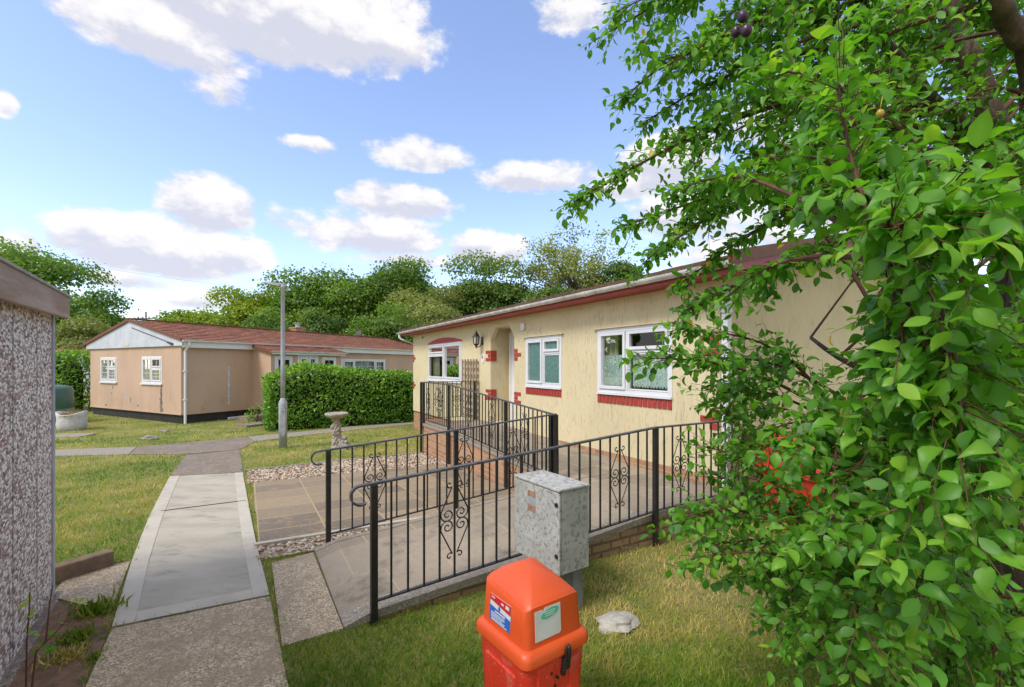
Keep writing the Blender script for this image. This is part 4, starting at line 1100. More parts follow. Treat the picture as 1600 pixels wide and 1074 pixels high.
for g in BW:
    w = window(bh, PB, *g, [(g[0], g[1], g[2], g[3], 1)], 0.08, 0.05, bars=(2, 3))
w = window(bh, PB, *BD, [(BD[0], 4.2, BD[2], BD[3], 1), (4.2, BD[1], BD[2], BD[3], 1)], 0.09, 0.08, bars=(2, 4), name='door', label='white glazed double door of the porch')
tile_roof('porch_roof', bh, MAT['tile_red'], (2.44, -1.36, 2.36), (6.02, -1.36, 2.36), (2.44, -0.202, 2.62), (6.02, -0.202, 2.62), 4, 0.03)
mb = MB(); mb.box(2.44, 6.02, -1.35, -1.325, 2.25, 2.35); mb.box(2.44, 6.02, -1.3245, -1.161, 2.332, 2.345); mb.build('fascia', MAT['upvc'], bh)
for x in (2.40, 6.022):
    mb = MB(); mb.prism([(x, -1.37, 2.27), (x, -0.2, 2.54), (x, -0.2, 2.66), (x, -1.37, 2.40)], (0.038, 0, 0)); mb.build('bargeboard', MAT['barge'], bh)
gutter(bh, (2.40, -1.40, 2.37), (6.06, -1.40, 2.37), 0.045, brackets=4, mat='upvc', outward=(0, -1))
mb = MB(); mb.box(7.4, 7.95, 3.9, 4.4, 3.0, 3.80); mb.box(7.36, 7.99, 3.86, 4.44, 3.8005, 3.86); c = mb.build('chimney', MAT['brick_orange'], bh)
mb = MB(); mb.lathe([(0.13, 3.861), (0.12, 3.98), (0.15, 4.0), (0.15, 4.03), (0.09, 4.04), (0.09, 4.08), (0.17, 4.09), (0.02, 4.13)], 14, (7.68, 4.15, 0)); mb.build('chimney_pot', MAT['galv'], c)
mb = MB(); Md = Matrix.Translation((11.9, 4.1, 3.62)) @ Matrix.Rotation(R(-60), 4, 'X') @ Matrix.Rotation(R(-20), 4, 'Y')
n = 20
vs = [Md @ Vector((r * math.cos(2 * PI * k / n), r * math.sin(2 * PI * k / n), 0.4 * r * r)) for r in (0.05, 0.2, 0.33, 0.42) for k in range(n)]
mb.add(vs, [(i * n + k, i * n + (k + 1) % n, (i + 1) * n + (k + 1) % n, (i + 1) * n + k) for i in range(3) for k in range(n)] + [tuple(range(n))])
mb.tube([(11.9, 4.1, 3.1), (11.9, 4.15, 3.6)], 0.025, 6)
mb.build('satellite_dish', MAT['galv'], bh)
mb = MB(); mb.box(-0.083, -0.0705, 3.55, 3.82, 2.56, 2.66); mb.build('gable_vent', MAT['cream'], bh)
mb = MB(); mb.tube([(-0.085, 0.35, 2.56), (-0.085, 1.0, 2.72), (-0.085, 3.3, 3.25)], 0.012, 5); mb.tube([(-0.09, 0.36, 2.56), (-0.12, 0.62, 2.63)], 0.035, 6); mb.build('gable_cable', MAT['black'], bh)
# flaking patches on the render
def flakes(P, spots, seed, mat):
    rg = random.Random(seed); mb = MB()
    for (u, z, ru, rz) in spots:
        n = 12; pts = []
        for k in range(n):
            th = 2 * PI * k / n; q = rg.uniform(0.55, 1.15)
            pts.append(Vector(P(u + ru * q * math.cos(th), 0.003, z + rz * q * math.sin(th))))
        mb.hexa(pts, [p + (Vector(P(0, 0.003, 0)) - Vector(P(0, 0, 0))) for p in pts])
    return mb.build('flaking_paint', mat, bh)
flakes(PS, [(1.62, 1.72 - 0.13 * k, 0.03 + 0.014 * (k % 3), 0.09) for k in range(11)], 2, MAT['white_clad'])
flakes(PG, [(1.30 + 0.02 * (k % 3), 1.02 - 0.085 * k, 0.035 + 0.03 * (k % 2) + 0.008 * k, 0.065) for k in range(11)] + [(5.0, 0.95, 0.03, 0.08), (5.1, 0.7, 0.02, 0.05), (3.55, 0.5, 0.03, 0.12), (5.6, 0.22, 0.06, 0.04), (3.0, 0.3, 0.05, 0.04)], 5, MAT['wood'])
flakes(PG, [(3.9, 0.95, 0.02, 0.1), (3.9, 0.6, 0.03, 0.12), (3.4, 0.45, 0.03, 0.05), (5.2, 0.9, 0.04, 0.05), (1.9, 2.35, 0.02, 0.04), (4.9, 2.35, 0.02, 0.05), (5.6, 2.36, 0.02, 0.04), (2.1, 0.6, 0.02, 0.1)], 6, MAT['white_clad'])
PAVED.append([((BC.x + x * math.cos(BA) - y * math.sin(BA)), (BC.y + x * math.sin(BA) + y * math.cos(BA))) for x, y in ((0, 0), (2.5, 0), (2.5, -1.2), (6, -1.2), (6, 0), (L_, 0), (L_, GW), (0, GW))])

# ------------------------------------------------------------------ garage wall at the left
GA = math.atan2(-0.816, 0.577)
gar = thing('garage', 'pebbledashed concrete garage with weathered timber fascia', 'garage', (-3.40, 3.37, 0), GA)
mb = MB(); mb.box(0.045, 4.0, -0.09, 0.0, 0.04, 2.17); mb.box(0.0, 0.0445, -2.6, -0.02, 0.04, 2.22); mb.build('wall', MAT['pebbledash'], gar)
mb = MB(); mb.box(-0.006, 0.044, -0.0195, 0.012, 0.03, 2.2); mb.build('corner_trim', MAT['galv'], gar, bevel=0.004)
mb = MB()
for x in (0.43, 0.93, 1.5, 2.1): mb.box(x, x + 0.007, 0.0005, 0.002, 0.14, 2.15)
mb.build('panel_joint', MAT['galv_dark'], gar)
mb = MB(); mb.box(-0.05, 4.0, -2.6, 0.055, -0.2, 0.115); mb.build('plinth', MAT['agg_dark'], gar, bevel=0.02)
mb = MB(); mb.prism([(-0.01, 0.05, 2.156), (4.0, 0.05, 2.07), (4.0, 0.05, 2.285), (-0.01, 0.05, 2.312)], (0, 0.04, 0)); mb.build('fascia_board', MAT['fascia_wood'], gar, bevel=0.004)
mb = MB(); mb.prism([(-0.03, -2.6, 2.3125), (4.0, -2.6, 2.2855), (4.0, -2.6, 2.302), (-0.03, -2.6, 2.330)], (0, 2.70, 0)); mb.build('roof', MAT['felt'], gar, bevel=0.004)
PAVED.append([(-3.40 + x * 0.577 + y * 0.816, 3.37 - x * 0.816 + y * 0.577) for x, y in ((-0.05, -2.6), (4, -2.6), (4, 0.1), (-0.05, 0.1))])
p = U(92, 905)
sb = thing('stone_block', 'brown stone kerb block beside the garage corner', 'block', p, R(62))
mb = MB(); mb.box(-0.32, 0.32, -0.10, 0.02, -0.05, 0.13); mb.box(-0.32, 0.32, 0.0205, 0.06, -0.05, 0.07)
mb.build('stone', surf('brown_sandstone', (0.26, 0.17, 0.10), (0.16, 0.11, 0.075), 9, 0.9, 0.5, 60), sb, bevel=0.012)

# ------------------------------------------------------------------ street lamp
p = U(442, 700)
lp = thing('street_lamp', 'grey steel lamp post with flat LED head on the lawn before the hedge', 'lamp post', p)
mb = MB(); mb.lathe([(0.092, -0.1), (0.092, 1.02), (0.086, 1.06), (0.054, 1.14), (0.050, 1.16)], 20); mb.build('base', MAT['galv'], lp, smooth=True)
mb = MB(); mb.lathe([(0.050, 1.14), (0.048, 2.0), (0.043, 3.72), (0.05, 3.725), (0.05, 3.79), (0.03, 3.81)], 16); mb.build('pole', MAT['galv'], lp, smooth=True)
mb = MB(); Mh = Matrix.Rotation(R(-64), 4, 'Z')
pts = []
for k in range(16):
    t = 2 * PI * k / 16; pts.append((0.055 * math.cos(t), 0.62 + (0.17 if math.sin(t) > 0 else 0.17) * math.sin(t) + (0.17 if math.sin(t) > 0 else -0.17)))
pl = [Vector((0.093, x, z)) for x, z in pts]
mb.hexa([Vector((0.080, x, z)) for x, z in pts], [Vector((0.100, x, z)) for x, z in pts])
mbp = MB(); mbp.add([Mh @ Vector(v) for v in mb.v], mb.f); d_ = mbp.build('access_door', MAT['galv'], lp)
mb = MB(); mb.tube([(0.092, 0.0, 0.85), (0.106, 0.0, 0.85)], 0.014, 8); k_ = MB(); k_.add([Mh @ Vector(v) for v in mb.v], mb.f); k_.build('lock', MAT['dark'], d_)
mb = MB()
mb.hexa([(-0.02, -0.04, 3.75), (0.06, -0.04, 3.75), (0.06, 0.04, 3.75), (-0.02, 0.04, 3.75)], [(-0.05, -0.05, 3.83), (0.05, -0.05, 3.85), (0.05, 0.05, 3.85), (-0.05, 0.05, 3.83)])
mb.hexa([(-0.45, -0.10, 3.835), (-0.05, -0.06, 3.76), (-0.05, 0.06, 3.76), (-0.45, 0.10, 3.835)], [(-0.45, -0.10, 3.86), (-0.04, -0.06, 3.835), (-0.04, 0.06, 3.835), (-0.45, 0.10, 3.86)])
mb.build('lamp_head', MAT['galv'], lp, bevel=0.008)
# ------------------------------------------------------------------ bird bath
p = U(526, 701)
bb_ = thing('bird_bath', 'carved stone bird bath with figure at its foot on the lawn', 'bird bath', p)
mb = MB(); mb.lathe([(0.05, 0.66), (0.09, 0.67), (0.16, 0.71), (0.235, 0.75), (0.262, 0.785), (0.262, 0.81), (0.245, 0.826), (0.22, 0.822), (0.15, 0.79), (0.02, 0.775)], 32)
mb.build('bowl', MAT['stone_pink'], bb_, smooth=True)
mb = MB(); mb.lathe([(0.13, -0.04), (0.13, 0.05), (0.10, 0.08), (0.085, 0.2), (0.08, 0.4), (0.065, 0.55), (0.075, 0.6), (0.055, 0.63), (0.10, 0.69)], 20)
rg = random.Random(4)
for k in range(70):
    z = 0.06 + 0.52 * k / 70; t = k * 2.4; r = 0.085 - 0.02 * z
    mb.ico((r * math.cos(t), r * math.sin(t), z), rg.uniform(0.028, 0.05), 1, 0.4, k)
mb.ico((-0.06, -0.05, 0.50), 0.07, 2, 0.3, 5); mb.ico((-0.02, -0.06, 0.38), 0.075, 2, 0.3, 7)
o = mb.build('pedestal', MAT['stone_pink'], bb_); rm = o.modifiers.new('carve', 'REMESH'); rm.mode = 'VOXEL'; rm.voxel_size = 0.011
mb = MB()
for (x, y, z, r) in ((0.20, -0.05, 0.25, 0.065), (0.20, -0.05, 0.15, 0.085), (0.14, -0.09, 0.10, 0.07), (0.26, -0.05, 0.08, 0.085), (0.20, -0.12, 0.05, 0.08), (0.33, -0.06, 0.03, 0.075), (0.12, -0.10, 0.02, 0.09), (0.09, -0.06, 0.2, 0.05), (0.26, -0.1, 0.16, 0.045), (0.40, -0.04, 0.0, 0.06), (0.24, -0.14, 0.0, 0.09)):
    mb.ico((x, y, z), r, 2, 0.35, int(x * 100))
o = mb.build('carved_figure', MAT['stone'], bb_); rm = o.modifiers.new('carve', 'REMESH'); rm.mode = 'VOXEL'; rm.voxel_size = 0.012

# ------------------------------------------------------------------ things on the far lawn
p = Vector((-16.36, 15.9, gz(15.9)))
tk = thing('water_tank', 'green plastic water tank behind the white sack', 'tank', p)
mb = MB(); mb.lathe([(0.72, 0.0), (0.78, 0.03), (0.79, 0.5), (0.765, 0.52), (0.765, 0.55), (0.785, 0.57), (0.76, 1.20), (0.72, 1.28), (0.5, 1.34), (0.2, 1.36), (0.19, 1.41), (0.02, 1.42)], 28); mb.build('tank', MAT['tankgreen'], tk, smooth=True)
p = U(113, 672)
sk = thing('bulk_sack', 'white woven sack full of dry grass on the lawn', 'sack', p)
mb = MB(); n = 24; rows = []
rg = random.Random(2)
for j, (r, z) in enumerate([(0.30, 0.0), (0.35, 0.08), (0.365, 0.22), (0.35, 0.36), (0.36, 0.46), (0.38, 0.54), (0.35, 0.55), (0.31, 0.42)]):
    for k in range(n):
        t = 2 * PI * k / n; q = r * (1 + 0.06 * math.sin(3 * t + j * 0.7) + rg.uniform(-0.03, 0.03)); zz = z + (0.05 * math.sin(2 * t + 1) if j in (5, 6) else 0)
        mb.v.append((q * math.cos(t), q * math.sin(t), zz))
for j in range(7):
    for k in range(n): mb.f.append((j * n + k, j * n + (k + 1) % n, (j + 1) * n + (k + 1) % n, (j + 1) * n + k))
mb.f.append(tuple(7 * n + k for k in range(n)))
mb.build('sack', MAT['sack'], sk, smooth=True)
mb = MB()
for k in range(420):
    t = rg.uniform(0, 2 * PI); r = 0.31 * math.sqrt(rg.random()); b = Vector((r * math.cos(t), r * math.sin(t), 0.42))
    d = Vector((rg.uniform(-0.5, 0.7), rg.uniform(-0.5, 0.5), rg.uniform(0.15, 0.9))).normalized() * rg.uniform(0.12, 0.30); s = d.orthogonal().normalized() * 0.008
    mb.add([b - s, b + s, b + d], [(0, 1, 2)])
mb.build('dry_grass', MAT['straw'], sk)
def rock(name, label, cat, p, r, sc, seed, mat='stone', jit=0.45, rot=0.0):
    mb = MB(); mb.ico((0, 0, 0), r, 3, jit, seed, sc)
    o = mb.build(name, MAT[mat]); o.location = p; o.rotation_euler = (0, 0, rot); return tag(o, label, cat)
MAT['pale_rock'] = surf('pale_concrete_lump', (0.50, 0.475, 0.43), (0.36, 0.34, 0.30), 14, 0.9, 0.6, 60, speck=(60, 0.66, (0.14, 0.13, 0.11)))
rock('rock', 'grey rock lying on the far lawn near the path', 'rock', U(234, 686, 0.02), 0.17, (1.25, 0.8, 0.55), 3)
rock('rock', 'flat small stone nearest the tan house corner', 'rock', U(257, 674, 0.01), 0.13, (1.2, 0.7, 0.35), 9)
p = U(965, 973, 0.015)
rock('boundary_stone', 'pale chipped concrete lump on the grass to the right of the red waste bin', 'stone', p, 0.125, (1.12, 0.82, 0.40), 14, 'pale_rock', 0.35, 0.4)
def slab(label, p, sx, sy, h, mat, rot):
    mb = MB(); mb.box(-sx / 2, sx / 2, -sy / 2, sy / 2, -0.05, h); o = mb.build('paving_slab', MAT[mat], bevel=0.008); o.location = p; o.rotation_euler = (0, 0, rot); return tag(o, label, 'slab')
slab('grey paving slab on the lawn in front of the white sack', U(92, 682), 1.5, 0.75, 0.03, 'agg_pale', R(10))
slab('dark paving slab at the left end of the hedge, lower of two steps', U(405, 664), 1.3, 0.7, 0.07, 'agg_dark', BA)
slab('upper dark paving slab of the two steps by the tan house wall', U(398, 657), 0.9, 0.55, 0.19, 'agg_dark', BA)
vg = Matrix.Rotation(BA, 4, 'Z')
p = BC + vg @ Vector((1.75, -0.16, gz(15.9)))
gr = thing('vent_grille', 'white plastic vent grille leaning against the black skirting', 'vent grille', p, BA)
mb = MB(); Mg = Matrix.Rotation(R(-18), 4, 'X')
for (x0, x1, z0, z1) in ((-0.2, -0.16, 0, 0.32), (0.16, 0.2, 0, 0.32), (-0.16, 0.16, 0, 0.04), (-0.16, 0.16, 0.28, 0.32)): mb.box(x0, x1, -0.015, 0.015, z0, z1, Mg)
for k in range(6): mb.box(-0.16, 0.16, -0.008, 0.012, 0.05 + k * 0.038, 0.073 + k * 0.038, Mg)
mb.build('louvre_panel', MAT['upvc'], gr)

# ------------------------------------------------------------------ grey cabinet on a post
CA = R(34)
cb = thing('utility_cabinet', 'lichen-spotted grey utility cabinet on a post in front of the ramp wall', 'cabinet', (0.277, 3.278, 0.1), CA)
mb = MB(); mb.box(-0.118, 0.133, -0.258, 0.258, 0.316, 0.866); mb.build('body', MAT['cabinet'], cb, bevel=0.006)
mb = MB(); mb.box(-0.136, -0.1185, -0.261, 0.261, 0.318, 0.862); d = mb.build('door', MAT['cabinet'], cb, bevel=0.005)
mb = MB(); mb.box(-0.142, 0.140, -0.264, 0.264, 0.8665, 0.886); mb.build('lid', MAT['cabinet'], cb, bevel=0.006)
mb = MB(); mb.box(-0.141, -0.1365, 0.00, 0.085, 0.775, 0.81); mb.build('label_plate', MAT['rust'], d)
mb = MB(); mb.box(-0.141, -0.1365, 0.00, 0.085, 0.67, 0.71); mb.build('label_plate', MAT['rust'], d)
mb = MB(); mb.box(-0.1385, -0.1365, 0.0, 0.095, 0.716, 0.77); mb.build('label_plate', MAT['galv'], d)
for z in (0.44, 0.78):
    mb = MB(); mb.tube([(-0.1365, -0.235, z), (-0.146, -0.235, z)], 0.014, 10); mb.build('lock', MAT['dark'], d)
mb = MB(); mb.box(0.02, 0.11, -0.22, -0.12, -0.15, 0.3155); mb.box(0.02, 0.11, 0.12, 0.22, -0.15, 0.3155); mb.build('leg', MAT['galv_dark'], cb, bevel=0.004)

# ------------------------------------------------------------------ red waste bin
bn = thing('waste_bin', 'orange red plastic waste bin with domed hood and stickers', 'bin', (0.084, 2.006, gz(2)), R(36))
zg = gz(2)
def rring(hx, hy, z, rad=0.045, n=5):
    out = []
    for (sx, sy, t0) in ((1, 1, 0), (-1, 1, 90), (-1, -1, 180), (1, -1, 270)):
        for k in range(n + 1):
            t = R(t0 + 90 * k / n)
            out.append((sx * (hx - rad) + rad * math.cos(t), sy * (hy - rad) + rad * math.sin(t), z))
    return out
def loft(mb, rings, cap0=True, cap1=True):
    n = len(rings[0]); o = len(mb.v)
    for r in rings: mb.v += [tuple(p) for p in r]
    for i in range(len(rings) - 1):
        for k in range(n):
            a, b = o + i * n + k, o + i * n + (k + 1) % n
            mb.f.append((a, b, b + n, a + n))
    if cap0: mb.f.append(tuple(o + k for k in reversed(range(n))))
    if cap1: mb.f.append(tuple(o + (len(rings) - 1) * n + k for k in range(n)))
Z = lambda z: z - zg
mb = MB(); loft(mb, [rring(0.140, 0.150, 0.0), rring(0.146, 0.156, 0.02), rring(0.168, 0.178, Z(0.612))])
body = mb.build('body', MAT['redplastic'], bn, smooth=True)
m_ = body.modifiers.new('edge', 'EDGE_SPLIT'); m_.split_angle = R(40)
mb = MB(); Mr = Matrix.Rotation(R(2.0), 4, 'Y')
mb.box(-0.1725, -0.155, -0.11, 0.11, 0.12, Z(0.56)); mb.build('side_panel', MAT['redplastic'], body, bevel=0.012, seg=3)
mb = MB(); mb.box(-0.11, -0.02, -0.1825, -0.164, 0.15, Z(0.60)); mb.box(0.060, 0.12, -0.1825, -0.164, 0.15, Z(0.585)); mb.build('side_panel', MAT['redplastic'], body, bevel=0.012, seg=3)
mb = MB(); loft(mb, [rring(0.172, 0.182, Z(0.6125), 0.035), rring(0.180, 0.190, Z(0.618), 0.035), rring(0.181, 0.191, Z(0.648), 0.035), rring(0.174, 0.184, Z(0.664), 0.035), rring(0.163, 0.172, Z(0.674), 0.035)])
rim = mb.build('rim', MAT['orange'], bn, smooth=True); m_ = rim.modifiers.new('edge', 'EDGE_SPLIT'); m_.split_angle = R(50)
# hood: straight-sided box whose top is a vault, arched across the front
mb = MB(); NX = 20; NY = 20
def hood_pt(u, v, f):
    hx, hy = 0.155 - 0.020 * f, 0.165 - 0.018 * f
    return (u * hx, v * hy)
side = []
N = 15
def rect_loop(hx, hy, rad=0.03):
    return rring(hx, hy, 0, rad, 4)
def topz(x, y):
    u = x / 0.146; v = y / 0.158
    u = max(-1, min(1, u)); v = max(-1, min(1, v))
    return Z(0.826) + 0.092 * (1 - abs(u) ** 2.2) ** 0.8 * (1 - 0.52 * abs(v) ** 2.4) + 0.014 * (1 - v * v) * (v > 0) + 0.012 * v
rings = []
for f, z in ((0, Z(0.672)), (0.05, Z(0.684)), (0.5, None), (0.98, None)):
    hx, hy = 0.155 - 0.010 * f, 0.165 - 0.008 * f
    ring = rect_loop(hx, hy)
    out = []
    for (x, y, _) in ring:
        zt = topz(x, y)
        out.append((x, y, z if z is not None else Z(0.684) + (zt - Z(0.684)) * (f - 0.05) / 0.95))
    rings.append(out)
for s in (0.985, 0.955, 0.90, 0.8, 0.65, 0.45, 0.2):
    rings.append([(x * s, y * s, topz(x * s, y * s) - (0.0 if s < 0.96 else 0.004)) for (x, y, _) in rect_loop(0.145, 0.157)])
loft(mb, rings)
hood = mb.build('hood', MAT['orange'], bn, smooth=True)
m_ = hood.modifiers.new('edge', 'EDGE_SPLIT'); m_.split_angle = R(46)
def sticker(parent, name, mat, pts, n):
    """thin plate laid on the leaning side of the hood"""
    mb = MB(); nv = Vector(n).normalized() * 0.0015
    mb.hexa([Vector(p) for p in pts], [Vector(p) + nv for p in pts]); return mb.build(name, mat, parent)
def sx(y, z, d=0.0):       # left side of the hood (x-)
    f = 0.05 + 0.95 * (z - 0.684) / (0.826 - 0.684); return (-(0.155 - 0.010 * f) - 0.0008 - d, y, Z(z))
def sy(x, z, d=0.0):       # front of the hood (y-)
    f = 0.05 + 0.95 * (z - 0.684) / (0.826 - 0.684); return (x, -(0.165 - 0.008 * f) - 0.0008 - d, Z(z))
nx = (-1, 0, 0.07)
st = sticker(bn, 'notice', MAT['sticker_white'], [sx(0.095, 0.700), sx(-0.055, 0.700), sx(-0.055, 0.806), sx(0.095, 0.806)], nx); st['label'] = 'red white and blue notice'
sticker(st, 'notice_header', MAT['sticker_red'], [sx(0.095, 0.782, 0.0017), sx(-0.055, 0.768, 0.0017), sx(-0.055, 0.806, 0.0017), sx(0.095, 0.806, 0.0017)], nx)
sticker(st, 'notice_panel', MAT['sticker_blue'], [sx(0.095, 0.700, 0.0017), sx(-0.055, 0.700, 0.0017), sx(-0.055, 0.748, 0.0017), sx(0.095, 0.760, 0.0017)], nx)
rg = random.Random(6)
def bar_on(y0, y1, z, h, mb, d=0.0033):
    mb = MB(); mb.hexa([Vector(sx(y0, z, d)), Vector(sx(y1, z, d)), Vector(sx(y1, z + h, d)), Vector(sx(y0, z + h, d))], [Vector(sx(y0, z, d + 0.0006)), Vector(sx(y1, z, d + 0.0006)), Vector(sx(y1, z + h, d + 0.0006)), Vector(sx(y0, z + h, d + 0.0006))]); mb.build('printed_line', MAT['sticker_white'], st)
bar_on(0.055, -0.02, 0.7425, 0.0055, mb)
for k in range(4): bar_on(0.083, 0.083 - rg.uniform(0.06, 0.11), 0.7335 - k * 0.0065, 0.0028, mb)
for k in range(3): bar_on(0.080, -0.035 + rg.uniform(0, 0.03), 0.7035 + k * 0.005, 0.0026, mb)
for y in (0.085, 0.078, 0.071, 0.064): bar_on(y, y - 0.004, 0.793, 0.008, mb)
bar_on(-0.02, -0.045, 0.785, 0.014, mb); bar_on(0.012, -0.006, 0.788, 0.008, mb)
mb = MB(); n = 16
for r0, r1 in ((0.0085, 0.0085),):
    mb.hexa([Vector(sx(0.026 + 0.0075 * math.cos(2 * PI * k / n), 0.764 + 0.0095 * math.sin(2 * PI * k / n), 0.0018)) for k in range(n)], [Vector(sx(0.026 + 0.0075 * math.cos(2 * PI * k / n), 0.764 + 0.0095 * math.sin(2 * PI * k / n), 0.0026)) for k in range(n)])
mb.build('notice_emblem', MAT['sticker_blue'], st)
ny = (0, -1, 0.06)
s2 = sticker(bn, 'notice', MAT['sticker_white'], [sy(-0.108, 0.697), sy(0.020, 0.697), sy(0.028, 0.705), sy(0.028, 0.818), sy(-0.055, 0.820), sy(-0.062, 0.808), sy(-0.070, 0.815), sy(-0.108, 0.815)], ny); s2['label'] = 'torn white notice with green oval'
mb = MB(); n = 20
mb.hexa([Vector(sy(-0.030 + 0.048 * math.cos(2 * PI * k / n), 0.794 + 0.018 * math.sin(2 * PI * k / n) + 0.006 * math.cos(2 * PI * k / n), 0.0017)) for k in range(n)], [Vector(sy(-0.030 + 0.048 * math.cos(2 * PI * k / n), 0.794 + 0.018 * math.sin(2 * PI * k / n) + 0.006 * math.cos(2 * PI * k / n), 0.0025)) for k in range(n)])
g_ = mb.build('notice_emblem', MAT['sticker_green'], s2)
for k in range(3):
    mb = MB(); z = 0.800 - k * 0.008
    mb.hexa([Vector(sy(x, z + q, 0.0027)) for x, q in ((-0.06 + k * 0.003, 0), (-0.002 - k * 0.003, 0), (-0.002 - k * 0.003, 0.003), (-0.06 + k * 0.003, 0.003))], [Vector(sy(x, z + q, 0.0033)) for x, q in ((-0.06 + k * 0.003, 0), (-0.002 - k * 0.003, 0), (-0.002 - k * 0.003, 0.003), (-0.06 + k * 0.003, 0.003))])
    mb.build('printed_line', MAT['sticker_white'], s2)
mb = MB(); x = 0.035
mb.box(x - 0.013, x + 0.013, -0.205, -0.1925, Z(0.598), Z(0.64)); mb.tube([(x, -0.196, Z(0.655)), (x, -0.206, Z(0.65)), (x, -0.209, Z(0.63)), (x, -0.205, Z(0.605)), (x, -0.188, Z(0.595)), (x, -0.19, Z(0.57))], 0.009, 8)
mb.box(x - 0.016, x + 0.016, -0.198, -0.176, Z(0.555), Z(0.60)); mb.box(x - 0.02, x - 0.004, -0.193, -0.172, Z(0.53), Z(0.556))
mb.build('latch', MAT['rubber'], bn, bevel=0.002)
mb = MB()
for (xx, zz) in ((-0.04, 0.56), (-0.005, 0.53), (-0.02, 0.50)): mb.tube([(xx, -0.165, Z(zz)), (xx, -0.186, Z(zz))], 0.006, 8)
mb.build('rivet', MAT['rubber'], bn)

# ------------------------------------------------------------------ red grit bin by the gable
q = Vector((3.42, 5.12, 0)); q.z = gz(q.y)
gb = thing('grit_bin', 'red plastic grit bin with an orange patch half hidden behind the plum tree', 'bin', q, R(24))
mb = MB(); loft(mb, [rring(0.44, 0.26, 0.0, 0.05), rring(0.47, 0.28, 0.03, 0.05), rring(0.51, 0.33, 0.55, 0.05), rring(0.54, 0.36, 0.56, 0.05), rring(0.54, 0.36, 0.60, 0.05)])
mb.build('body', MAT['redplastic'], gb)
mb = MB(); ring = rring(0.55, 0.37, 0.601, 0.05); ring2 = [(x, y, 0.66 + 0.28 * (y + 0.37) / 0.74) for x, y, _ in rring(0.53, 0.35, 0, 0.05)]; loft(mb, [ring, ring2, [(x * 0.9, y * 0.9, z + 0.03) for x, y, z in ring2]])
mb.build('lid', MAT['redplastic'], gb)
mb = MB(); mb.prism([(0.20, -0.338, 0.28), (0.42, -0.338, 0.28), (0.42, -0.352, 0.47), (0.20, -0.352, 0.47)], (0, -0.004, 0)); mb.build('orange_patch', surf('orange_panel', (0.75, 0.28, 0.08), (0.68, 0.24, 0.06), 4, 0.5, 0, 1), gb)

# ------------------------------------------------------------------ pole and cable, the roof beyond
pp = Vector(((228 - 800) / FPX * 58, 58, -0.22))
po = thing('utility_pole', 'wooden utility pole rising behind the white gable', 'pole', pp)
mb = MB(); mb.tube([(0, 0, -0.2), (0, 0, 8.9)], [0.16, 0.11], 8); mb.build('pole', MAT['galv'], po)
mb = MB(); mb.box(-1.1, 1.1, -0.06, 0.06, 8.0, 8.12)
for x in (-1.0, -0.4, 0.4, 1.0): mb.lathe([(0.04, 8.121), (0.09, 8.16), (0.05, 8.2), (0.09, 8.26), (0.03, 8.32)], 8, (x, 0, 0))
mb.build('crossarm', MAT['greybark'], po)
mb = MB(); mb.box(-0.3, 0.3, -0.25, 0.12, 7.1, 7.7); mb.build('transformer', MAT['galv'], po, bevel=0.04)
def cable(p, q, sag, r, label):
    pts = []
    for k in range(25):
        f = k / 24; v = Vector(p).lerp(Vector(q), f); v.z -= sag * 4 * f * (1 - f); pts.append(v)
    mb = MB(); mb.tube(pts, r, 5); return tag(mb.build('overhead_cable', MAT['galv_dark']), label, 'cable')
at = lambda px, py, Y: Vector(((px - 800) / FPX * Y, Y, H + (572 - py) / FPX * Y))
cable(at(-60, 378, 26), at(420, 452, 44), 0.35, 0.008, 'thin overhead cable crossing the clouds on the left')
cable(pp + Vector((0.4, 0, 8.3)), at(420, 512, 70), 0.8, 0.02, 'overhead cable running right from the utility pole')
cable(pp + Vector((-0.4, 0, 8.2)), at(-40, 470, 70), 1.2, 0.02, 'overhead cable running left from the utility pole')
nb_ = thing('neighbouring_house', 'low white house with red tiled roof beyond the left hedge', 'house', (-33.5, 33, -0.22), R(8))
mb = MB(); mb.box(0, 8, 0, 5, 0, 2.75); mb.build('wall', MAT['white_clad'], nb_)
mb = MB(); mb.box(-0.2, 8.2, -0.25, -0.2, 2.55, 2.9); mb.build('fascia', MAT['upvc'], nb_)
tile_roof('roof', nb_, MAT['tile_red'], (-0.2, -0.25, 2.9), (8.2, -0.25, 2.9), (-0.2, 2.5, 3.75), (8.2, 2.5, 3.75), 8)

# ------------------------------------------------------------------ leaves, many at once
LT = np.array([(0, 0, 0), (-0.17, 0.13, 0.05), (0, 0.14, 0.0), (0.17, 0.13, 0.05), (-0.295, 0.36, 0.10), (0, 0.38, 0.02), (0.295, 0.36, 0.09), (-0.275, 0.60, 0.08), (0, 0.62, 0.0), (0.275, 0.60, 0.10), (-0.145, 0.83, 0.0), (0, 0.84, -0.06), (0.145, 0.83, 0.01), (0, 1.0, -0.16)])
LF3 = np.array([(0, 2, 1), (0, 3, 2), (10, 11, 13), (11, 12, 13)]); LF4 = np.array([(1 + 3 * r + c, 2 + 3 * r + c, 5 + 3 * r + c, 4 + 3 * r + c) for r in range(3) for c in range(2)])
MID = np.array([0, 0, 1, 0, 0, 1, 0, 0, 1, 0, 0, 1, 0, 0]) * 0.10
DT = np.array([(0, 0, 0), (-0.5, 0.5, 0.12), (0.5, 0.5, 0.12), (0, 1, -0.05)]); DF3 = np.array([(0, 3, 1), (0, 2, 3)])
def unit(v):
    return v / (np.linalg.norm(v, axis=-1, keepdims=True) + 1e-9)
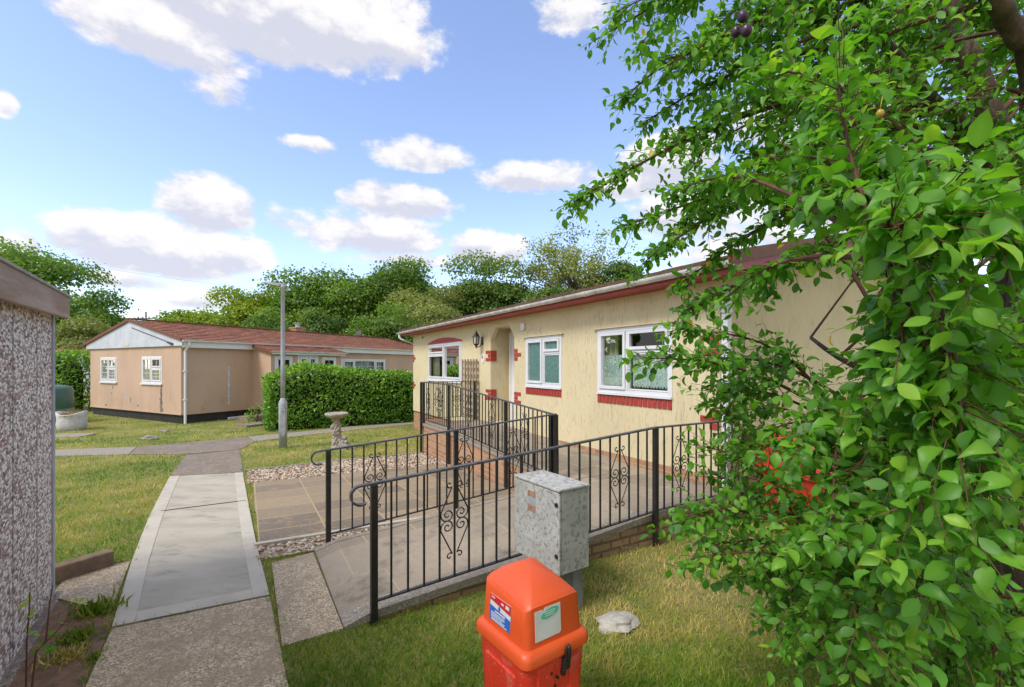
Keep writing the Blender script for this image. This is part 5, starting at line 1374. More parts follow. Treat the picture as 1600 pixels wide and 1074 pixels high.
def leaves(name, P, D, Nn, L, wr, var, mat, parent=None, simple=False, smooth=True, curl=None):
    T = DT if simple else LT
    D = unit(D); Nn = unit(Nn - D * (Nn * D).sum(-1, keepdims=True)); X = np.cross(D, Nn)
    n = len(P); L = np.asarray(L).reshape(n, 1, 1)
    V = P[:, None, :] + L * (X[:, None, :] * (T[None, :, :1] * wr / 0.6 * (1 if not simple else 0.6)) + D[:, None, :] * T[None, :, 1:2] + Nn[:, None, :] * T[None, :, 2:3] * (1.0 if curl is None else curl[:, None, None]))
    k = len(T); base = (np.arange(n) * k)[:, None, None]
    if simple: Fc = [(DF3[None] + base).reshape(-1, 3)]
    else: Fc = [(LF3[None] + base).reshape(-1, 3), (LF4[None] + base).reshape(-1, 4)]
    vv = np.repeat(var, k)
    if not simple: vv = np.where(vv < 0.98, np.clip(vv + np.tile(MID, n) - 0.02, 0, 0.97), vv)
    return npmesh(name, V.reshape(-1, 3), Fc, mat, parent, vv, smooth)

# ------------------------------------------------------------------ laurel hedges
def hedge(name, label, cat, spine, hw, seed, count, leaf=0.10, mat='laurel', group=None):
    """spine = [(x, y, height)] along the middle of the hedge"""
    rng = np.random.default_rng(seed)
    z0 = gz(spine[0][1])
    t = thing(name, label, cat, (spine[0][0], spine[0][1], z0), group=group)
    S = np.array(spine, dtype=float); seg = np.linalg.norm(np.diff(S[:, :2], axis=0), axis=1); cum = np.concatenate([[0], np.cumsum(seg)]); L = cum[-1]
    def sp(s):
        return np.stack([np.interp(s, cum, S[:, k]) for k in range(3)], -1)
    dirn = unit((S[-1] - S[0])[None, :2])[0]; nrm = np.array([dirn[1], -dirn[0]])
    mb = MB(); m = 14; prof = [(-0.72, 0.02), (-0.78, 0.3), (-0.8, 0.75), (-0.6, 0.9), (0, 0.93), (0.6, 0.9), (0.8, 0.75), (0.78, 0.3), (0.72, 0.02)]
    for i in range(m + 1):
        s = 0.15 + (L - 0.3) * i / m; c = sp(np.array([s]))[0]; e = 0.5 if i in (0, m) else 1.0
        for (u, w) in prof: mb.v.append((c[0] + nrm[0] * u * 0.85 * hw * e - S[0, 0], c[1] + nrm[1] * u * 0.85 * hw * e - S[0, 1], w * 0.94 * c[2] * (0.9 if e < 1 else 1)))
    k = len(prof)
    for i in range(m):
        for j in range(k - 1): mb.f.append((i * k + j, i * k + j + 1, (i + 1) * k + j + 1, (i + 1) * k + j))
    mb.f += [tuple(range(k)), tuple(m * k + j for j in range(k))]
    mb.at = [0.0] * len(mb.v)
    mb.build('branches', MAT['hedgecore'], t)  # solid dark core added inside the leaves to stop seeing through the hedge
    n = count
    th = rng.uniform(-0.25, PI + 0.25, n); s = rng.uniform(-0.05, L + 0.05, n)
    C = sp(np.clip(s, 0, L)); over = np.where(s < 0.3, (0.3 - s) / 0.35, np.where(s > L - 0.3, (s - L + 0.3) / 0.35, 0)).clip(0, 1)
    rad = rng.uniform(0.80, 1.07, n) * (1 - 0.35 * over ** 2)
    def sg(x, p): return np.sign(x) * np.abs(x) ** p
    u = sg(np.cos(th), 0.55) * hw * rad; w = 0.5 + 0.5 * sg(np.sin(th), 0.6) * rad
    low = rng.uniform(0, 1, n); front = np.abs(np.cos(th)) > 0.55
    w = np.where(front, low * 0.98, w)
    bumps = np.array([mnoise.noise(Vector((a * 1.1, b * 1.6, seed))) for a, b in zip(s, w * 2 + np.sign(u))])
    endc = rng.random(n) < 1.7 * hw / (L + 1.7 * hw); eu = rng.uniform(-0.95, 0.95, n)
    s = np.where(endc, np.where(rng.random(n) < 0.5, -0.02, L + 0.02) + rng.normal(0, 0.07, n), s)
    C = sp(np.clip(s, 0, L)); u = np.where(endc, eu * hw, u); w = np.where(endc, rng.uniform(0, 1.0, n), w)
    u = u + np.sign(u) * (bumps * 0.09 + 0.03)
    Z_ = w * C[:, 2] + bumps * 0.12 * (w > 0.8)
    P = np.stack([C[:, 0] + nrm[0] * u + dirn[0] * (s - np.clip(s, 0, L)) - S[0, 0], C[:, 1] + nrm[1] * u + dirn[1] * (s - np.clip(s, 0, L)) - S[0, 1], np.maximum(Z_, 0.04)], -1)
    out = np.stack([nrm[0] * np.cos(th), nrm[1] * np.cos(th), 0.35 + np.maximum(np.sin(th), 0)], -1)
    ed = np.sign(s - L / 2); out = np.where(endc[:, None], np.stack([dirn[0] * ed, dirn[1] * ed, np.full(n, 0.35)], -1), out)
    D = unit(out * 0.5 + rng.normal(0, 0.55, (n, 3)) + np.array([0, 0, 0.25])); Nn = unit(out + rng.normal(0, 0.45, (n, 3)))
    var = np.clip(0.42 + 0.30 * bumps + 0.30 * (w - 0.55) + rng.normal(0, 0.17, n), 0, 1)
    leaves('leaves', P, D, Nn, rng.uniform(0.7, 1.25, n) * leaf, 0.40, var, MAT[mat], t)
    return t
MAT['hedgecore'] = surf('hedge_dark_core', (0.020, 0.032, 0.010), (0.012, 0.018, 0.007), 14, 0.95, 0.3, 30)  # near-black colour for the added core filling each hedge
hp = [U(425, 675), U(478, 671.5), U(560, 666), U(660, 659)]
hn = Vector((hp[-1].y - hp[0].y, -(hp[-1].x - hp[0].x), 0)).normalized() * -0.62
if hn.y < 0: hn = -hn
hts = [1.72, 2.05, 1.86, 1.70]
hedge('laurel_hedge', 'long clipped laurel hedge in front of the tan house windows', 'hedge', [(p.x + hn.x, p.y + hn.y, h) for p, h in zip(hp, hts)], 0.62, 3, 15000, 0.115)
hedge('laurel_hedge', 'tall laurel hedge between the garage corner and the white gable', 'hedge', [(-25.5, 21.2, 2.45), (-22.0, 20.6, 2.5), (-19.1, 20.1, 2.6)], 0.8, 8, 9000, 0.15)
# small sprawling shrub by the steps
def shrub(name, label, p, r, h, n, leaf, mat, seed, group=None):
    rng = np.random.default_rng(seed); t = thing(name, label, 'shrub', p, group=group)
    d = unit(rng.normal(0, 1, (n, 3))); d[:, 2] = np.abs(d[:, 2]); rr = rng.uniform(0.3, 1, (n, 1)) ** 0.6
    P = d * rr * np.array([r, r, h]); D = unit(d + rng.normal(0, 0.6, (n, 3))); Nn = unit(np.array([0, 0, 1.0]) + rng.normal(0, 0.5, (n, 3)))
    leaves('foliage', P, D, Nn, rng.uniform(0.7, 1.3, n) * leaf, 0.45, np.clip(0.5 + rng.normal(0, 0.25, n), 0, 1), MAT[mat], t)
    mb = MB()
    for k in range(9):
        v = Vector((rng.uniform(-1, 1) * r * 0.8, rng.uniform(-1, 1) * r * 0.8, h * rng.uniform(0.5, 0.9)))
        mb.tube([(0, 0, -0.03), v * 0.5 + Vector((0, 0, 0.05)), v], [0.012, 0.008, 0.003], 5)
    mb.build('stems', MAT['twig'], t)
    return t
shrub('shrub', 'small straggly shrub at the left end of the hedge', U(402, 662), 0.42, 0.75, 260, 0.07, 'laurel', 2)

# weeds in the bare corner by the garage
for k, (px, py, r, h, lab) in enumerate(((150, 958, 0.12, 0.10, 'largest weed tuft at the back of the bare soil beside the concrete path'), (122, 1000, 0.10, 0.08, 'low weed tuft in the middle of the bare soil'), (148, 1030, 0.05, 0.05, 'tiny weed close to the path edge'), (100, 1030, 0.10, 0.07, 'straw-coloured weed tuft by the garage plinth'))):
    rng = np.random.default_rng(k); n = int(230 * r / 0.1); p = U(px, py)
    t = thing('weed', lab, 'weed', p)
    q = rng.normal(0, r * 0.5, (n, 2)); P = np.stack([q[:, 0], q[:, 1], np.zeros(n)], -1)
    D = unit(rng.normal(0, 0.45, (n, 3)) + np.array([0, 0, 0.9]))
    leaves('blades', P, D, rng.normal(0, 1, (n, 3)), rng.uniform(0.35, 1.0, n) * h, 0.10, np.clip(rng.normal(0.75 if k == 3 else 0.30, 0.22, n), 0, 1), MAT['grassblade'], t, simple=True, smooth=False)['kind'] = 'stuff'
# ------------------------------------------------------------------ background trees
def crown_lobes(rng, rx, ry, rz, nl):
    out = []
    for k in range(nl):
        d = unit(rng.normal(0, 1, 3)); d[2] = d[2] * 0.9 + 0.12
        q = rng.uniform(0.25, 0.78)
        out.append((d[0] * rx * q, d[1] * ry * q, d[2] * rz * q, rng.uniform(0.30, 0.48) * min(rx, rz), rng.uniform(-0.30, 0.30)))
    return out
def tree(name, label, px, top, hw, D, mat='treeleaf', n=5200, leaf=0.34, base=0.25, nl=26, seed=1, sparse=False, group='trees beyond the houses', cat='tree', squash=1.0):
    rng = np.random.default_rng(seed); n = int(n * (4.2 if not sparse else 2.2))
    X = (px - 800) / FPX * D; zt = H + (572 - top) / FPX * D; rx = hw / FPX * D
    g0 = gz(D); h = zt - g0
    cz = g0 + h * (base + (1 - base) / 2); rz = h * (1 - base) / 2; ry = rx * 0.9 * squash
    t = thing(name, label, cat, (X, D, g0), group=group)
    lob = crown_lobes(rng, rx, ry, rz, nl)
    mb = MB(); r0 = 0.028 * h + 0.05
    top_t = Vector((rng.uniform(-0.4, 0.4), 0, (cz - g0) + rz * 0.35))
    mid = Vector((rng.uniform(-0.3, 0.3), 0.1, h * base))
    mb.tube([(0, 0, -0.2), mid, (mid + top_t) / 2 + Vector((0.15, 0, 0)), top_t], [r0, r0 * 0.75, r0 * 0.45, 0.03], 7)
    ls = lob if sparse else lob[:12]
    for (x, y, z, r, v) in ls:
        e = Vector((x, y, z + cz - g0)); s = mid.lerp(top_t, min(max((e.z * 0.75 - mid.z) / max(top_t.z - mid.z, 0.1), 0), 0.95))
        mm = s.lerp(e, 0.5) + Vector((0, 0, 0.08 * (e - s).length))
        mb.tube([s, mm, e], [r0 * 0.32, r0 * 0.2, 0.02], 5)
        if sparse:
            for q in range(7):
                w = e + Vector(rng.normal(0, 1, 3)).normalized() * r * 1.2
                mb.tube([mm.lerp(e, rng.uniform(0.1, 1)), (mm + w) / 2 + Vector((0, 0, 0.1)) if False else (e + w) / 2, w], [0.03, 0.02, 0.008], 4)
    mb.build('trunk', MAT['greybark'], t)
    LB = np.array(lob); k = rng.choice(len(lob), n, p=LB[:, 3] ** 2 / (LB[:, 3] ** 2).sum())
    d = unit(rng.normal(0, 1, (n, 3))); d[:, 2] = np.where(rng.random(n) < 0.72, np.abs(d[:, 2]), d[:, 2])
    rr = rng.uniform(0.62, 1.08, (n, 1)) + 0.10 * rng.normal(0, 1, (n, 1)) if not sparse else rng.uniform(0.2, 1.25, (n, 1))
    P = LB[k, :3] + d * rr * LB[k, 3:4] * np.array([1.1, 1.0, 0.85])
    P[:, 2] += cz - g0
    if sparse:
        keep = np.array([mnoise.noise(Vector(p) * 0.55 + Vector((seed, 0, 0))) > -0.05 for p in P]); P, d, k = P[keep], d[keep], k[keep]
    ex = np.percentile(np.abs(P[:, 0]), 99); P[:, 0] *= rx / ex
    zt_ = np.percentile(P[:, 2], 99.7); P[:, 2] *= h / zt_
    m = len(P)
    D_ = unit(rng.normal(0, 1, (m, 3)) + np.array([0, 0, -0.2])); Nn = unit(d + np.array([0, 0, 0.4]) + rng.normal(0, 0.45, (m, 3)))
    var = np.clip(0.47 + LB[k, 4] + 0.22 * d[:, 2] * 0 + rng.normal(0, 0.16, m), 0, 1)
    leaves('crown', P, D_, Nn, rng.uniform(0.6, 1.3, m) * leaf * (0.74 if not sparse else 0.9), 1.0, var, MAT[mat], t, simple=True, smooth=False)
    return t
TREES = [
 ('tall dark broadleaf tree highest on the left above the garage roof', 12, 384, 118, 45, 'treeleaf', 9000, 0.36, 0.10, 40),
 ('drooping broadleaf tree between the garage roof and the white gable', 138, 458, 66, 43, 'treeleaf', 4200, 0.34, 0.12, 26),
 ('low yellowish tree far behind the white gable', 292, 484, 62, 58, 'treeleaf_yellow', 3600, 0.42, 0.1, 22),
 ('olive yellow rounded tree to the left of the lamp post', 392, 450, 58, 46, 'treeleaf_yellow', 5200, 0.32, 0.08, 30),
 ('green broadleaf tree directly right of the lamp head', 505, 430, 78, 47, 'treeleaf', 7500, 0.34, 0.08, 36),
 ('tallest rounded green tree right of the chimney', 612, 412, 74, 45, 'treeleaf', 7500, 0.33, 0.06, 36),
 ('greyish willow-like tree with bare branches above the satellite dish', 668, 448, 62, 41, 'treeleaf_grey', 5200, 0.27, 0.08, 30),
 ('dark green pointed tree behind the left end of the cream house roof', 762, 404, 70, 49, 'treeleaf_dark', 7500, 0.34, 0.06, 34),
 ('dense dark tree just right of the thin open tree', 962, 412, 42, 45, 'treeleaf_dark', 3600, 0.30, 0.08, 22),
 ('dark tree mostly hidden behind the plum tree leaves', 1065, 425, 85, 52, 'treeleaf', 4500, 0.36, 0.1, 26),
 ('dim green tree filling the gap low behind the roof ridge', 855, 452, 60, 43, 'treeleaf_dark', 4500, 0.32, 0.05, 26),
]
for i, (lab, px, top, hw, D, mt, n, lf, bs, nl) in enumerate(TREES):
    tree('broadleaf_tree', lab, px, top, hw, D, mt, n, lf, bs, nl, seed=20 + i)
tree('broadleaf_tree', 'thin open tree with sky showing through behind the cream roof', 902, 352, 88, 47, 'treeleaf_grey', 9500, 0.24, 0.22, 44, seed=77, sparse=True)
BUSHES = [('bright green bush above the middle of the red tiled roof', 590, 478, 52, 36, 'treeleaf', 2600, 0.24), ('wide grey green bush behind the garage fascia', 140, 500, 80, 37, 'treeleaf_grey', 3600, 0.26),
 ('fresh green bush left of the lamp post above the roof', 412, 482, 52, 38, 'treeleaf', 2600, 0.25), ('dark bush behind the roof right of the lamp post', 500, 486, 48, 38, 'treeleaf_dark', 2400, 0.25),
 ('grey green bush beside the cream house gutter end', 700, 478, 62, 37, 'treeleaf_grey', 3000, 0.25), ('dark bush low behind the satellite dish', 625, 500, 60, 35, 'treeleaf_dark', 2600, 0.25), ('faint low bush far behind the utility pole', 232, 500, 80, 66, 'treeleaf_yellow', 2600, 0.4)]
for i, (lab, px, top, hw, D, mt, n, lf) in enumerate(BUSHES):
    tree('bush', lab, px, top, hw, D, mt, n, lf, 0.02, 18, seed=50 + i, group='bushes beyond the houses', cat='bush')
# far woodland closing the horizon
rng = np.random.default_rng(99); n = 15000
az_ = rng.uniform(-1.25, 1.45, n); rr = rng.uniform(78, 95, n)
hh = 7.5 + 2.0 * np.sin(az_ * 9) + 1.2 * np.sin(az_ * 23 + 1)
P = np.stack([np.sin(az_) * rr, np.cos(az_) * rr, -0.2 + hh * rng.uniform(0, 1, n) ** 0.8], -1)
leaves('woodland', P, unit(rng.normal(0, 1, (n, 3))), unit(rng.normal(0, 0.6, (n, 3)) + np.array([0, -0.6, 0.6])), rng.uniform(1.0, 2.0, n), 0.7, np.clip(0.45 + 0.2 * np.sin(az_ * 31) + rng.normal(0, 0.15, n), 0, 1), MAT['treeleaf'], None, True, False)
tag(bpy.data.objects['woodland'], 'band of distant green woodland along the horizon', 'woodland', kind='stuff')

# ------------------------------------------------------------------ the plum tree in front
prng = random.Random(11)
pt_base = Vector((2.74, 2.36, gz(2.36)))
pt_ = thing('plum_tree', 'leafy plum tree overhanging the lawn on the right', 'tree', pt_base, off=pt_base)
skel = [
 ([(2.74, 2.36, 0.0), (2.68, 2.38, 0.7), (2.66, 2.40, 1.3), (2.62, 2.42, 1.9)], [0.10, 0.085, 0.08, 0.075]),
 ([(2.62, 2.42, 1.9), (2.66, 2.42, 2.5), at(1560, 210, 2.42), at(1500, 60, 2.36), at(1465, -70, 2.3), at(1420, -220, 2.2)], [0.075, 0.07, 0.062, 0.052, 0.04, 0.015]),
 ([(2.66, 2.42, 2.5), at(1530, 215, 2.3), at(1440, 140, 2.2), at(1350, 15, 2.12), at(1290, -110, 2.1)], [0.045, 0.032, 0.027, 0.022, 0.012]),
 ([(2.62, 2.42, 1.9), at(1640, 300, 2.2), at(1600, 75, 2.0), at(1545, -10, 1.9), at(1500, -120, 1.9)], [0.055, 0.05, 0.042, 0.036, 0.02]),
 ([(2.66, 2.40, 1.3), at(1500, 560, 2.3), at(1390, 530, 2.3)], [0.045, 0.035, 0.018]),
 ([(2.67, 2.39, 0.9), at(1520, 700, 2.2), at(1400, 690, 2.15), at(1280, 660, 2.2)], [0.04, 0.03, 0.022, 0.010]),
 ([(2.70, 2.38, 0.5), at(1500, 880, 2.0), at(1400, 900, 1.9), at(1300, 910, 1.9)], [0.035, 0.026, 0.018, 0.008]),
 ([(2.66, 2.41, 1.6), at(1520, 430, 1.7), at(1420, 420, 1.35), at(1370, 380, 1.1)], [0.04, 0.03, 0.02, 0.010]),
 ([(2.67, 2.40, 1.1), (2.5, 2.9, 1.6), (2.1, 3.2, 2.0)], [0.04, 0.03, 0.012]),
]
tm = MB()
nodes = []
for pts, rad in skel:
    pts = [Vector(p) for p in pts]; fine = []; fr = []
    for i in range(len(pts) - 1):
        for k in range(6):
            f = k / 6; q = pts[i].lerp(pts[i + 1], f); q += Vector((prng.uniform(-1, 1), prng.uniform(-1, 1), prng.uniform(-1, 1))) * 0.012
            fine.append(q if (i or k) else pts[0]); fr.append(rad[i] + (rad[i + 1] - rad[i]) * f)
    fine.append(pts[-1]); fr.append(rad[-1])
    tm.tube(fine, fr, 9)
    nodes += list(zip(fine, fr))
tm.build('trunk', MAT['bark'], pt_, smooth=True)
TIPS = [(932, 62, 2.3), (960, 20, 2.2), (1000, 196, 2.5), (978, 150, 2.4), (1058, 215, 2.5), (1080, 245, 2.6), (1112, 285, 2.3), (1060, 110, 2.4), (1000, 70, 2.5), (1040, 20, 2.3),
 (897, 318, 2.3), (985, 350, 2.35), (1012, 405, 2.4), (1035, 385, 2.6), (1062, 445, 2.4), (1062, 515, 2.2), (1080, 480, 2.55), (1015, 560, 2.0), (1105, 560, 2.4), (1110, 610, 2.3), (1130, 640, 2.15),
 (1115, 700, 2.1), (1118, 742, 2.3), (1062, 816, 1.9), (1098, 870, 1.85), (1140, 800, 2.3), (1130, 850, 2.1), (1165, 900, 2.0), (1205, 950, 2.2), (1265, 1030, 1.9), (1230, 985, 1.75), (1300, 1080, 1.7), (1345, 1120, 1.6),
 (1060, -60, 2.4), (1120, 40, 2.7), (1150, 150, 2.1), (1175, 240, 2.2), (1190, 300, 2.6), (1130, 470, 2.2), (1180, 640, 2.6), (1170, 700, 2.4), (1215, 690, 2.2), (1320, 760, 1.7), (1300, 800, 1.9), (1340, 700, 2.2), (1060, 300, 2.3), (1120, 200, 2.3), (1030, 110, 2.2)]
for k in range(118):
    for _ in range(50):
        px, py = prng.uniform(1185, 1720), prng.uniform(-90, 1140)
        Yd = prng.choice((prng.uniform(1.15, 2.0), prng.uniform(1.6, 2.6), prng.uniform(2.2, 3.3)))
        lim = 1190 + max(0, (py - 780)) * 0.38
        if py < 480 and py > 330 and px < 1330: continue
        if 650 < py < 810 and px < 1360: continue
        if 395 < py < 640 and px < 1350 and prng.random() < 0.85: continue
        if px > 1310 and py < 235 and Yd < 2.4 and (prng.random() < 0.6 or Yd < 1.5): continue
        w = at(px, py, Yd)
        if px > lim and w.z > 0.2: break
    TIPS.append((px, py, Yd))
NEAR = [(1395, 335, 1.0), (1480, 345, 0.95), (1430, 400, 1.05), (1340, 300, 1.15), (1560, 360, 0.9), (1440, 800, 1.05), (1500, 830, 1.0), (1380, 860, 1.15), (1540, 760, 1.0), (1300, 830, 1.35), (1460, 930, 1.2), (1420, 560, 1.1), (1350, 620, 1.2), (1500, 600, 1.05), (1280, 250, 1.4), (1380, 260, 1.35), (1560, 290, 1.15), (1250, 700, 1.6), (1330, 740, 1.5)]
TIPS += NEAR
bm_ = MB(); LP = []; LD = []; LN = []; LL = []; LV = []
def twig(p, d, L, r, leaf):
    d = d.normalized(); n = max(4, int(L / 0.026)); pts = [p]; cur = Vector(p); dd = Vector(d)
    for k in range(5):
        dd = (dd + Vector((prng.uniform(-1, 1), prng.uniform(-1, 1), prng.uniform(-1, 1))) * 0.16 + Vector((0, 0, -0.04))).normalized()
        cur = cur + dd * (L / 5); pts.append(cur)
    bm_.tube(pts, [r * (1 - 0.15 * k) for k in range(6)], 4, cap=False)
    ph = prng.uniform(0, 6.28); tone = prng.gauss(0.44, 0.21)
    for k in range(n):
        f = (k + 0.6) / n * 5; i = min(int(f), 4); q = pts[i].lerp(pts[i + 1], f - i); ax = (pts[i + 1] - pts[i]).normalized()
        ph += 2.4 + prng.uniform(-0.4, 0.4)
        s = ax.orthogonal().normalized(); s2 = ax.cross(s); out = s * math.cos(ph) + s2 * math.sin(ph)
        ld = (ax * prng.uniform(0.25, 0.8) + out * 0.9 + Vector((0, 0, prng.uniform(-0.75, 0.05)))).normalized()
        nn = (Vector((0, -0.25, 1.0)) + Vector((prng.gauss(0, 0.5), prng.gauss(0, 0.5), prng.gauss(0, 0.25))) + ax * 0.2).normalized()
        LP.append(q + ld * 0.008); LD.append(ld); LN.append(nn); LL.append(leaf * prng.choice((prng.uniform(0.4, 0.8), prng.uniform(0.75, 1.2), prng.uniform(0.85, 1.25)))); LV.append(min(max(tone + prng.gauss(0, 0.13), 0), 0.97) if prng.random() > 0.0015 else 1.0)
used = {}
for k in range(34):
    t_ = prng.uniform(-2.2, 1.5); r_ = prng.uniform(0.6, 1.5); w = Vector((2.7 + r_ * math.cos(t_), 2.4 + r_ * math.sin(t_), prng.uniform(0.5, 3.9)))
    if w.x / max(w.y, 0.2) > 1.05 or w.y > 3.0: TIPS.append((800 + FPX * w.x / max(w.y, 0.25), 572 - FPX * (w.z - H) / max(w.y, 0.25), max(w.y, 0.25)))
TIPS += [(1190, 20, 2.7), (1240, 90, 2.6), (1270, 170, 2.6), (1210, 160, 2.4), (1300, 240, 2.5), (1240, 270, 2.5), (1350, 210, 2.7), (1290, 20, 2.5), (1160, 90, 2.5), (1340, 310, 2.6), (1120, 130, 2.5), (1200, 230, 2.2), (1280, 120, 2.1), (1230, 20, 2.0), (1400, 280, 2.4), (1470, 260, 2.6),(1420, 60, 2.7), (1500, 120, 2.8), (1390, 150, 2.6), (1570, 40, 2.7), (1330, 90, 2.6), (1450, -30, 2.6), (1590, 150, 2.7), (1360, 30, 1.9), (1470, 180, 2.0), (1600, 230, 1.8), (1400, 110, 2.0), (1520, 20, 1.95)]
for ti, (px, py, Yd) in enumerate(TIPS):
    e = at(px, py, Yd)
    best = min(nodes, key=lambda nr: (nr[0] - e).length + (3.0 if (ti < 33 and 300 < py < 500 and nr[0].z < 2.55) or (ti < 33 and 500 <= py < 760 and nr[0].z > 1.5) else 0) + 0.16 * used.get(id(nr), 0) + 0.6 * max(0, nr[0].z - e.z - 0.1) + 4 * (nr[1] > 0.07) * 0.1)
    bi = [id(q) for q in nodes].index(id(best))
    for q in range(-2, 3):
        if 0 <= bi + q < len(nodes): used[id(nodes[bi + q])] = used.get(id(nodes[bi + q]), 0) + (1.0 if q == 0 else 0.5)
    s, r = best; Ld = (e - s).length
    r0 = min(r * 0.6, 0.006 + 0.006 * Ld)
    pts = []; wob = Vector((prng.uniform(-1, 1), prng.uniform(-1, 1), prng.uniform(-0.3, 1))) * 0.07 * Ld
    for k in range(11):
        f = k / 10; pts.append(s.lerp(e, f) + wob * math.sin(PI * f) + Vector((0, 0, 0.10 * Ld * math.sin(PI * f) - 0.0)))
    bm_.tube(pts, [r0 * (1 - 0.85 * k / 10) + 0.0012 for k in range(11)], 6, cap=False)
    near = (px, py, Yd) in NEAR
    edge = ti < 33
    lf = 0.047 if not near else 0.055
    nt_ = int(Ld * (34 if edge else 37)) + 7
    for k in range(nt_):
        f = prng.uniform(0.30 if Ld < 1.2 else (0.52 if edge else 0.42), 1.0); i = min(int(f * 10), 9); q = pts[i].lerp(pts[i + 1], f * 10 - i); ax = (pts[i + 1] - pts[i]).normalized()
        sd_ = Vector((prng.uniform(-1, 1), prng.uniform(-1, 1), prng.uniform(-0.7, 0.7)))
        twig(q, ax * 0.75 + sd_ * (0.75 if not edge else 0.55), prng.uniform(0.08, 0.26) * (0.7 if edge and f > 0.8 else 1.0), 0.0021, lf)
    twig(pts[9], pts[10] - pts[9], 0.22, 0.002, lf)
bm_.build('twigs', MAT['twig'], pt_)
A = lambda q: np.array([tuple(v) for v in q])
leaves('crown', A(LP) - np.array(pt_base), A(LD), A(LN), np.array(LL), 0.60, np.array(LV), MAT['plumleaf'], pt_, curl=np.random.default_rng(4).normal(1.1, 1.1, len(LL)))
print('plum leaves', len(LP), 'twig verts', len(bm_.v))
def fruit(px, py, Yd, r, mat):
    c = at(px, py, Yd); mb = MB(); mb.ico(c, r, 3, 0.03, int(px), (0.9, 0.9, 1.12)); mb.tube([c + Vector((0, 0, r)), c + Vector((0.004, 0, r + 0.02)), c + Vector((0.012, 0.004, r + 0.05))], 0.0015, 4)
    mb.build('plum', MAT[mat], pt_, smooth=True)
fruit(1160, 26, 1.9, 0.023, 'plum'); fruit(1166, 48, 1.9, 0.024, 'plum'); fruit(1150, 50, 1.95, 0.022, 'plum')
for (x, y, d) in ((1427, 655, 1.35), (1343, 890, 1.4), (1472, 575, 1.2), (1375, 178, 1.6), (1320, 645, 1.4), (1322, 300, 1.5)): fruit(x, y, d, 0.014, 'yellowplum')

# ------------------------------------------------------------------ bramble-like stems at bottom left
q0 = U(50, 1090)
rs = thing('rose_stem', 'thin bare rose stems with a few leaves beside the garage plinth', 'plant', q0, off=q0)
mb = MB(); RL = []
for (pl_, r) in (([(40, 1100, 2.35), (42, 1000, 2.35), (46, 950, 2.36), (47, 925, 2.38)], 0.004), ([(48, 1095, 2.34), (56, 1020, 2.36), (72, 1000, 2.4), (78, 940, 2.42), (82, 915, 2.45)], 0.005), ([(56, 1018, 2.36), (86, 990, 2.4), (105, 968, 2.45), (119, 946, 2.48)], 0.003), ([(40, 1050, 2.35), (52, 1032, 2.35)], 0.002)):
    w = [at(*p) for p in pl_]; mb.tube(w, [r * (1 - 0.12 * k) for k in range(len(w))], 5)
mb.build('stems', MAT['twig'], rs)
rng = np.random.default_rng(3)
cl = [(60, 1012, 2.36, 9, 0.5), (78, 1018, 2.4, 6, 0.55), (48, 965, 2.36, 5, 0.92), (46, 985, 2.36, 4, 0.9), (119, 946, 2.48, 4, 1.0), (47, 935, 2.38, 4, 1.0), (88, 990, 2.42, 4, 0.6)]
P = []; V_ = []
for (x, y, d, n, v) in cl:
    for k in range(n): P.append(tuple(at(x, y, d) - q0 + Vector(rng.normal(0, 0.012, 3)))); V_.append(v)
P = np.array(P)
leaves('leaves', P, rng.normal(0, 1, (len(P), 3)), unit(rng.normal(0, 0.5, (len(P), 3)) + np.array([0, -0.3, 1])), rng.uniform(0.025, 0.05, len(P)), 0.4, np.array(V_) * 0.97, MAT['plumleaf'], rs)

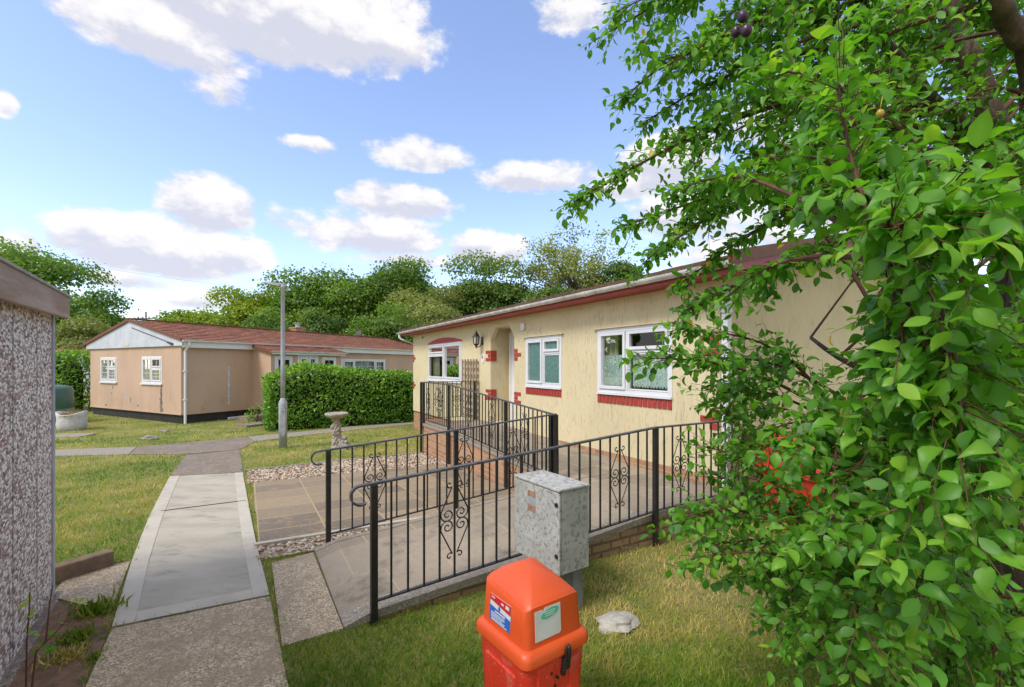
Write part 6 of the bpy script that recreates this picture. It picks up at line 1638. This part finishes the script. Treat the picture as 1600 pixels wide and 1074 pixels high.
# ------------------------------------------------------------------ grass
def grass():
    rng = np.random.default_rng(12)
    n = 480000
    u = rng.random(n); y0, y1 = 1.3, 19.0; pw = -0.6
    Y = (y0 ** pw + u * (y1 ** pw - y0 ** pw)) ** (1 / pw)
    X = rng.uniform(-1.32, 1.95, n) * (Y + 0.35)
    keep = np.ones(n, dtype=bool)
    JX = X + 0.035 * np.sin(X * 9.1 + Y * 23.7) * np.sin(Y * 41.0 + X * 17.0) + rng.normal(0, 0.012, n); JY = Y + rng.normal(0, 0.012, n)
    for poly in PAVED:
        P = np.array(poly); box = (X > P[:, 0].min()) & (X < P[:, 0].max()) & (Y > P[:, 1].min()) & (Y < P[:, 1].max())
        idx = np.where(box)[0]
        if len(idx): keep[idx[inpoly(JX[idx], JY[idx], poly)]] = False
    X, Y = X[keep], Y[keep]
    n1 = np.array([mnoise.noise(Vector((x * 0.55, y * 0.55, 3.0))) + 0.6 * mnoise.noise(Vector((x * 2.3, y * 2.3, 7.0))) for x, y in zip(X, Y)])
    n2 = np.array([mnoise.noise(Vector((x * 5.0, y * 5.0, 1.0))) for x, y in zip(X, Y)])
    # bare dry patch under the plum tree
    bare = np.exp(-(((X - 1.75) / 0.75) ** 2 + ((Y - 3.35) / 0.6) ** 2))
    lush = np.exp(-(((X - 0.95) / 0.7) ** 2 + ((Y - 2.25) / 0.45) ** 2))
    k = rng.random(len(X)) > 0.75 * bare + 0.28 * np.clip(n1 * 0.9 + 0.1, 0, 1)
    X, Y, n1, n2, bare, lush = (q[k] for q in (X, Y, n1, n2, bare, lush))
    m = len(X); sc = np.clip(Y / 5.0, 0.65, 2.4)
    h = rng.uniform(0.022, 0.055, m) * (1 + 0.5 * n2) * (1 + 0.35 * lush) * np.clip(0.85 + 0.12 * sc, 0.8, 1.2); wd = rng.uniform(0.0016, 0.0034, m) * sc * 1.25
    th = rng.uniform(0, 2 * PI, m); ln_ = rng.uniform(0.25, 1.15, m) * h; ph = th + rng.normal(0, 0.8, m)
    z = gzv(Y) - 0.002
    bx, by = np.cos(th) * wd, np.sin(th) * wd; lx, ly = np.cos(ph) * ln_, np.sin(ph) * ln_
    V = np.empty((m, 5, 3))
    V[:, 0] = np.stack([X - bx, Y - by, z], -1); V[:, 1] = np.stack([X + bx, Y + by, z], -1)
    V[:, 2] = np.stack([X + bx * 0.8 + lx * 0.3, Y + by * 0.8 + ly * 0.3, z + h * 0.6], -1); V[:, 3] = np.stack([X - bx * 0.8 + lx * 0.3, Y - by * 0.8 + ly * 0.3, z + h * 0.6], -1)
    V[:, 4] = np.stack([X + lx, Y + ly, z + h], -1)
    b = (np.arange(m) * 5)[:, None]
    var = np.clip(0.40 + 0.72 * n1 + 0.28 * n2 + 0.55 * bare - 0.26 * lush + rng.normal(0, 0.15, m) + 0.30 * (rng.random(m) < 0.10), 0, 1)
    o = npmesh('grass', V.reshape(-1, 3), [b + np.array([[0, 1, 2, 3]]), b + np.array([[3, 2, 4]])], MAT['grassblade'], None, np.repeat(var, 5))
    tag(o, 'short patchy lawn grass, green with dry straw patches', 'grass', kind='stuff')
    print('grass', m)
grass()
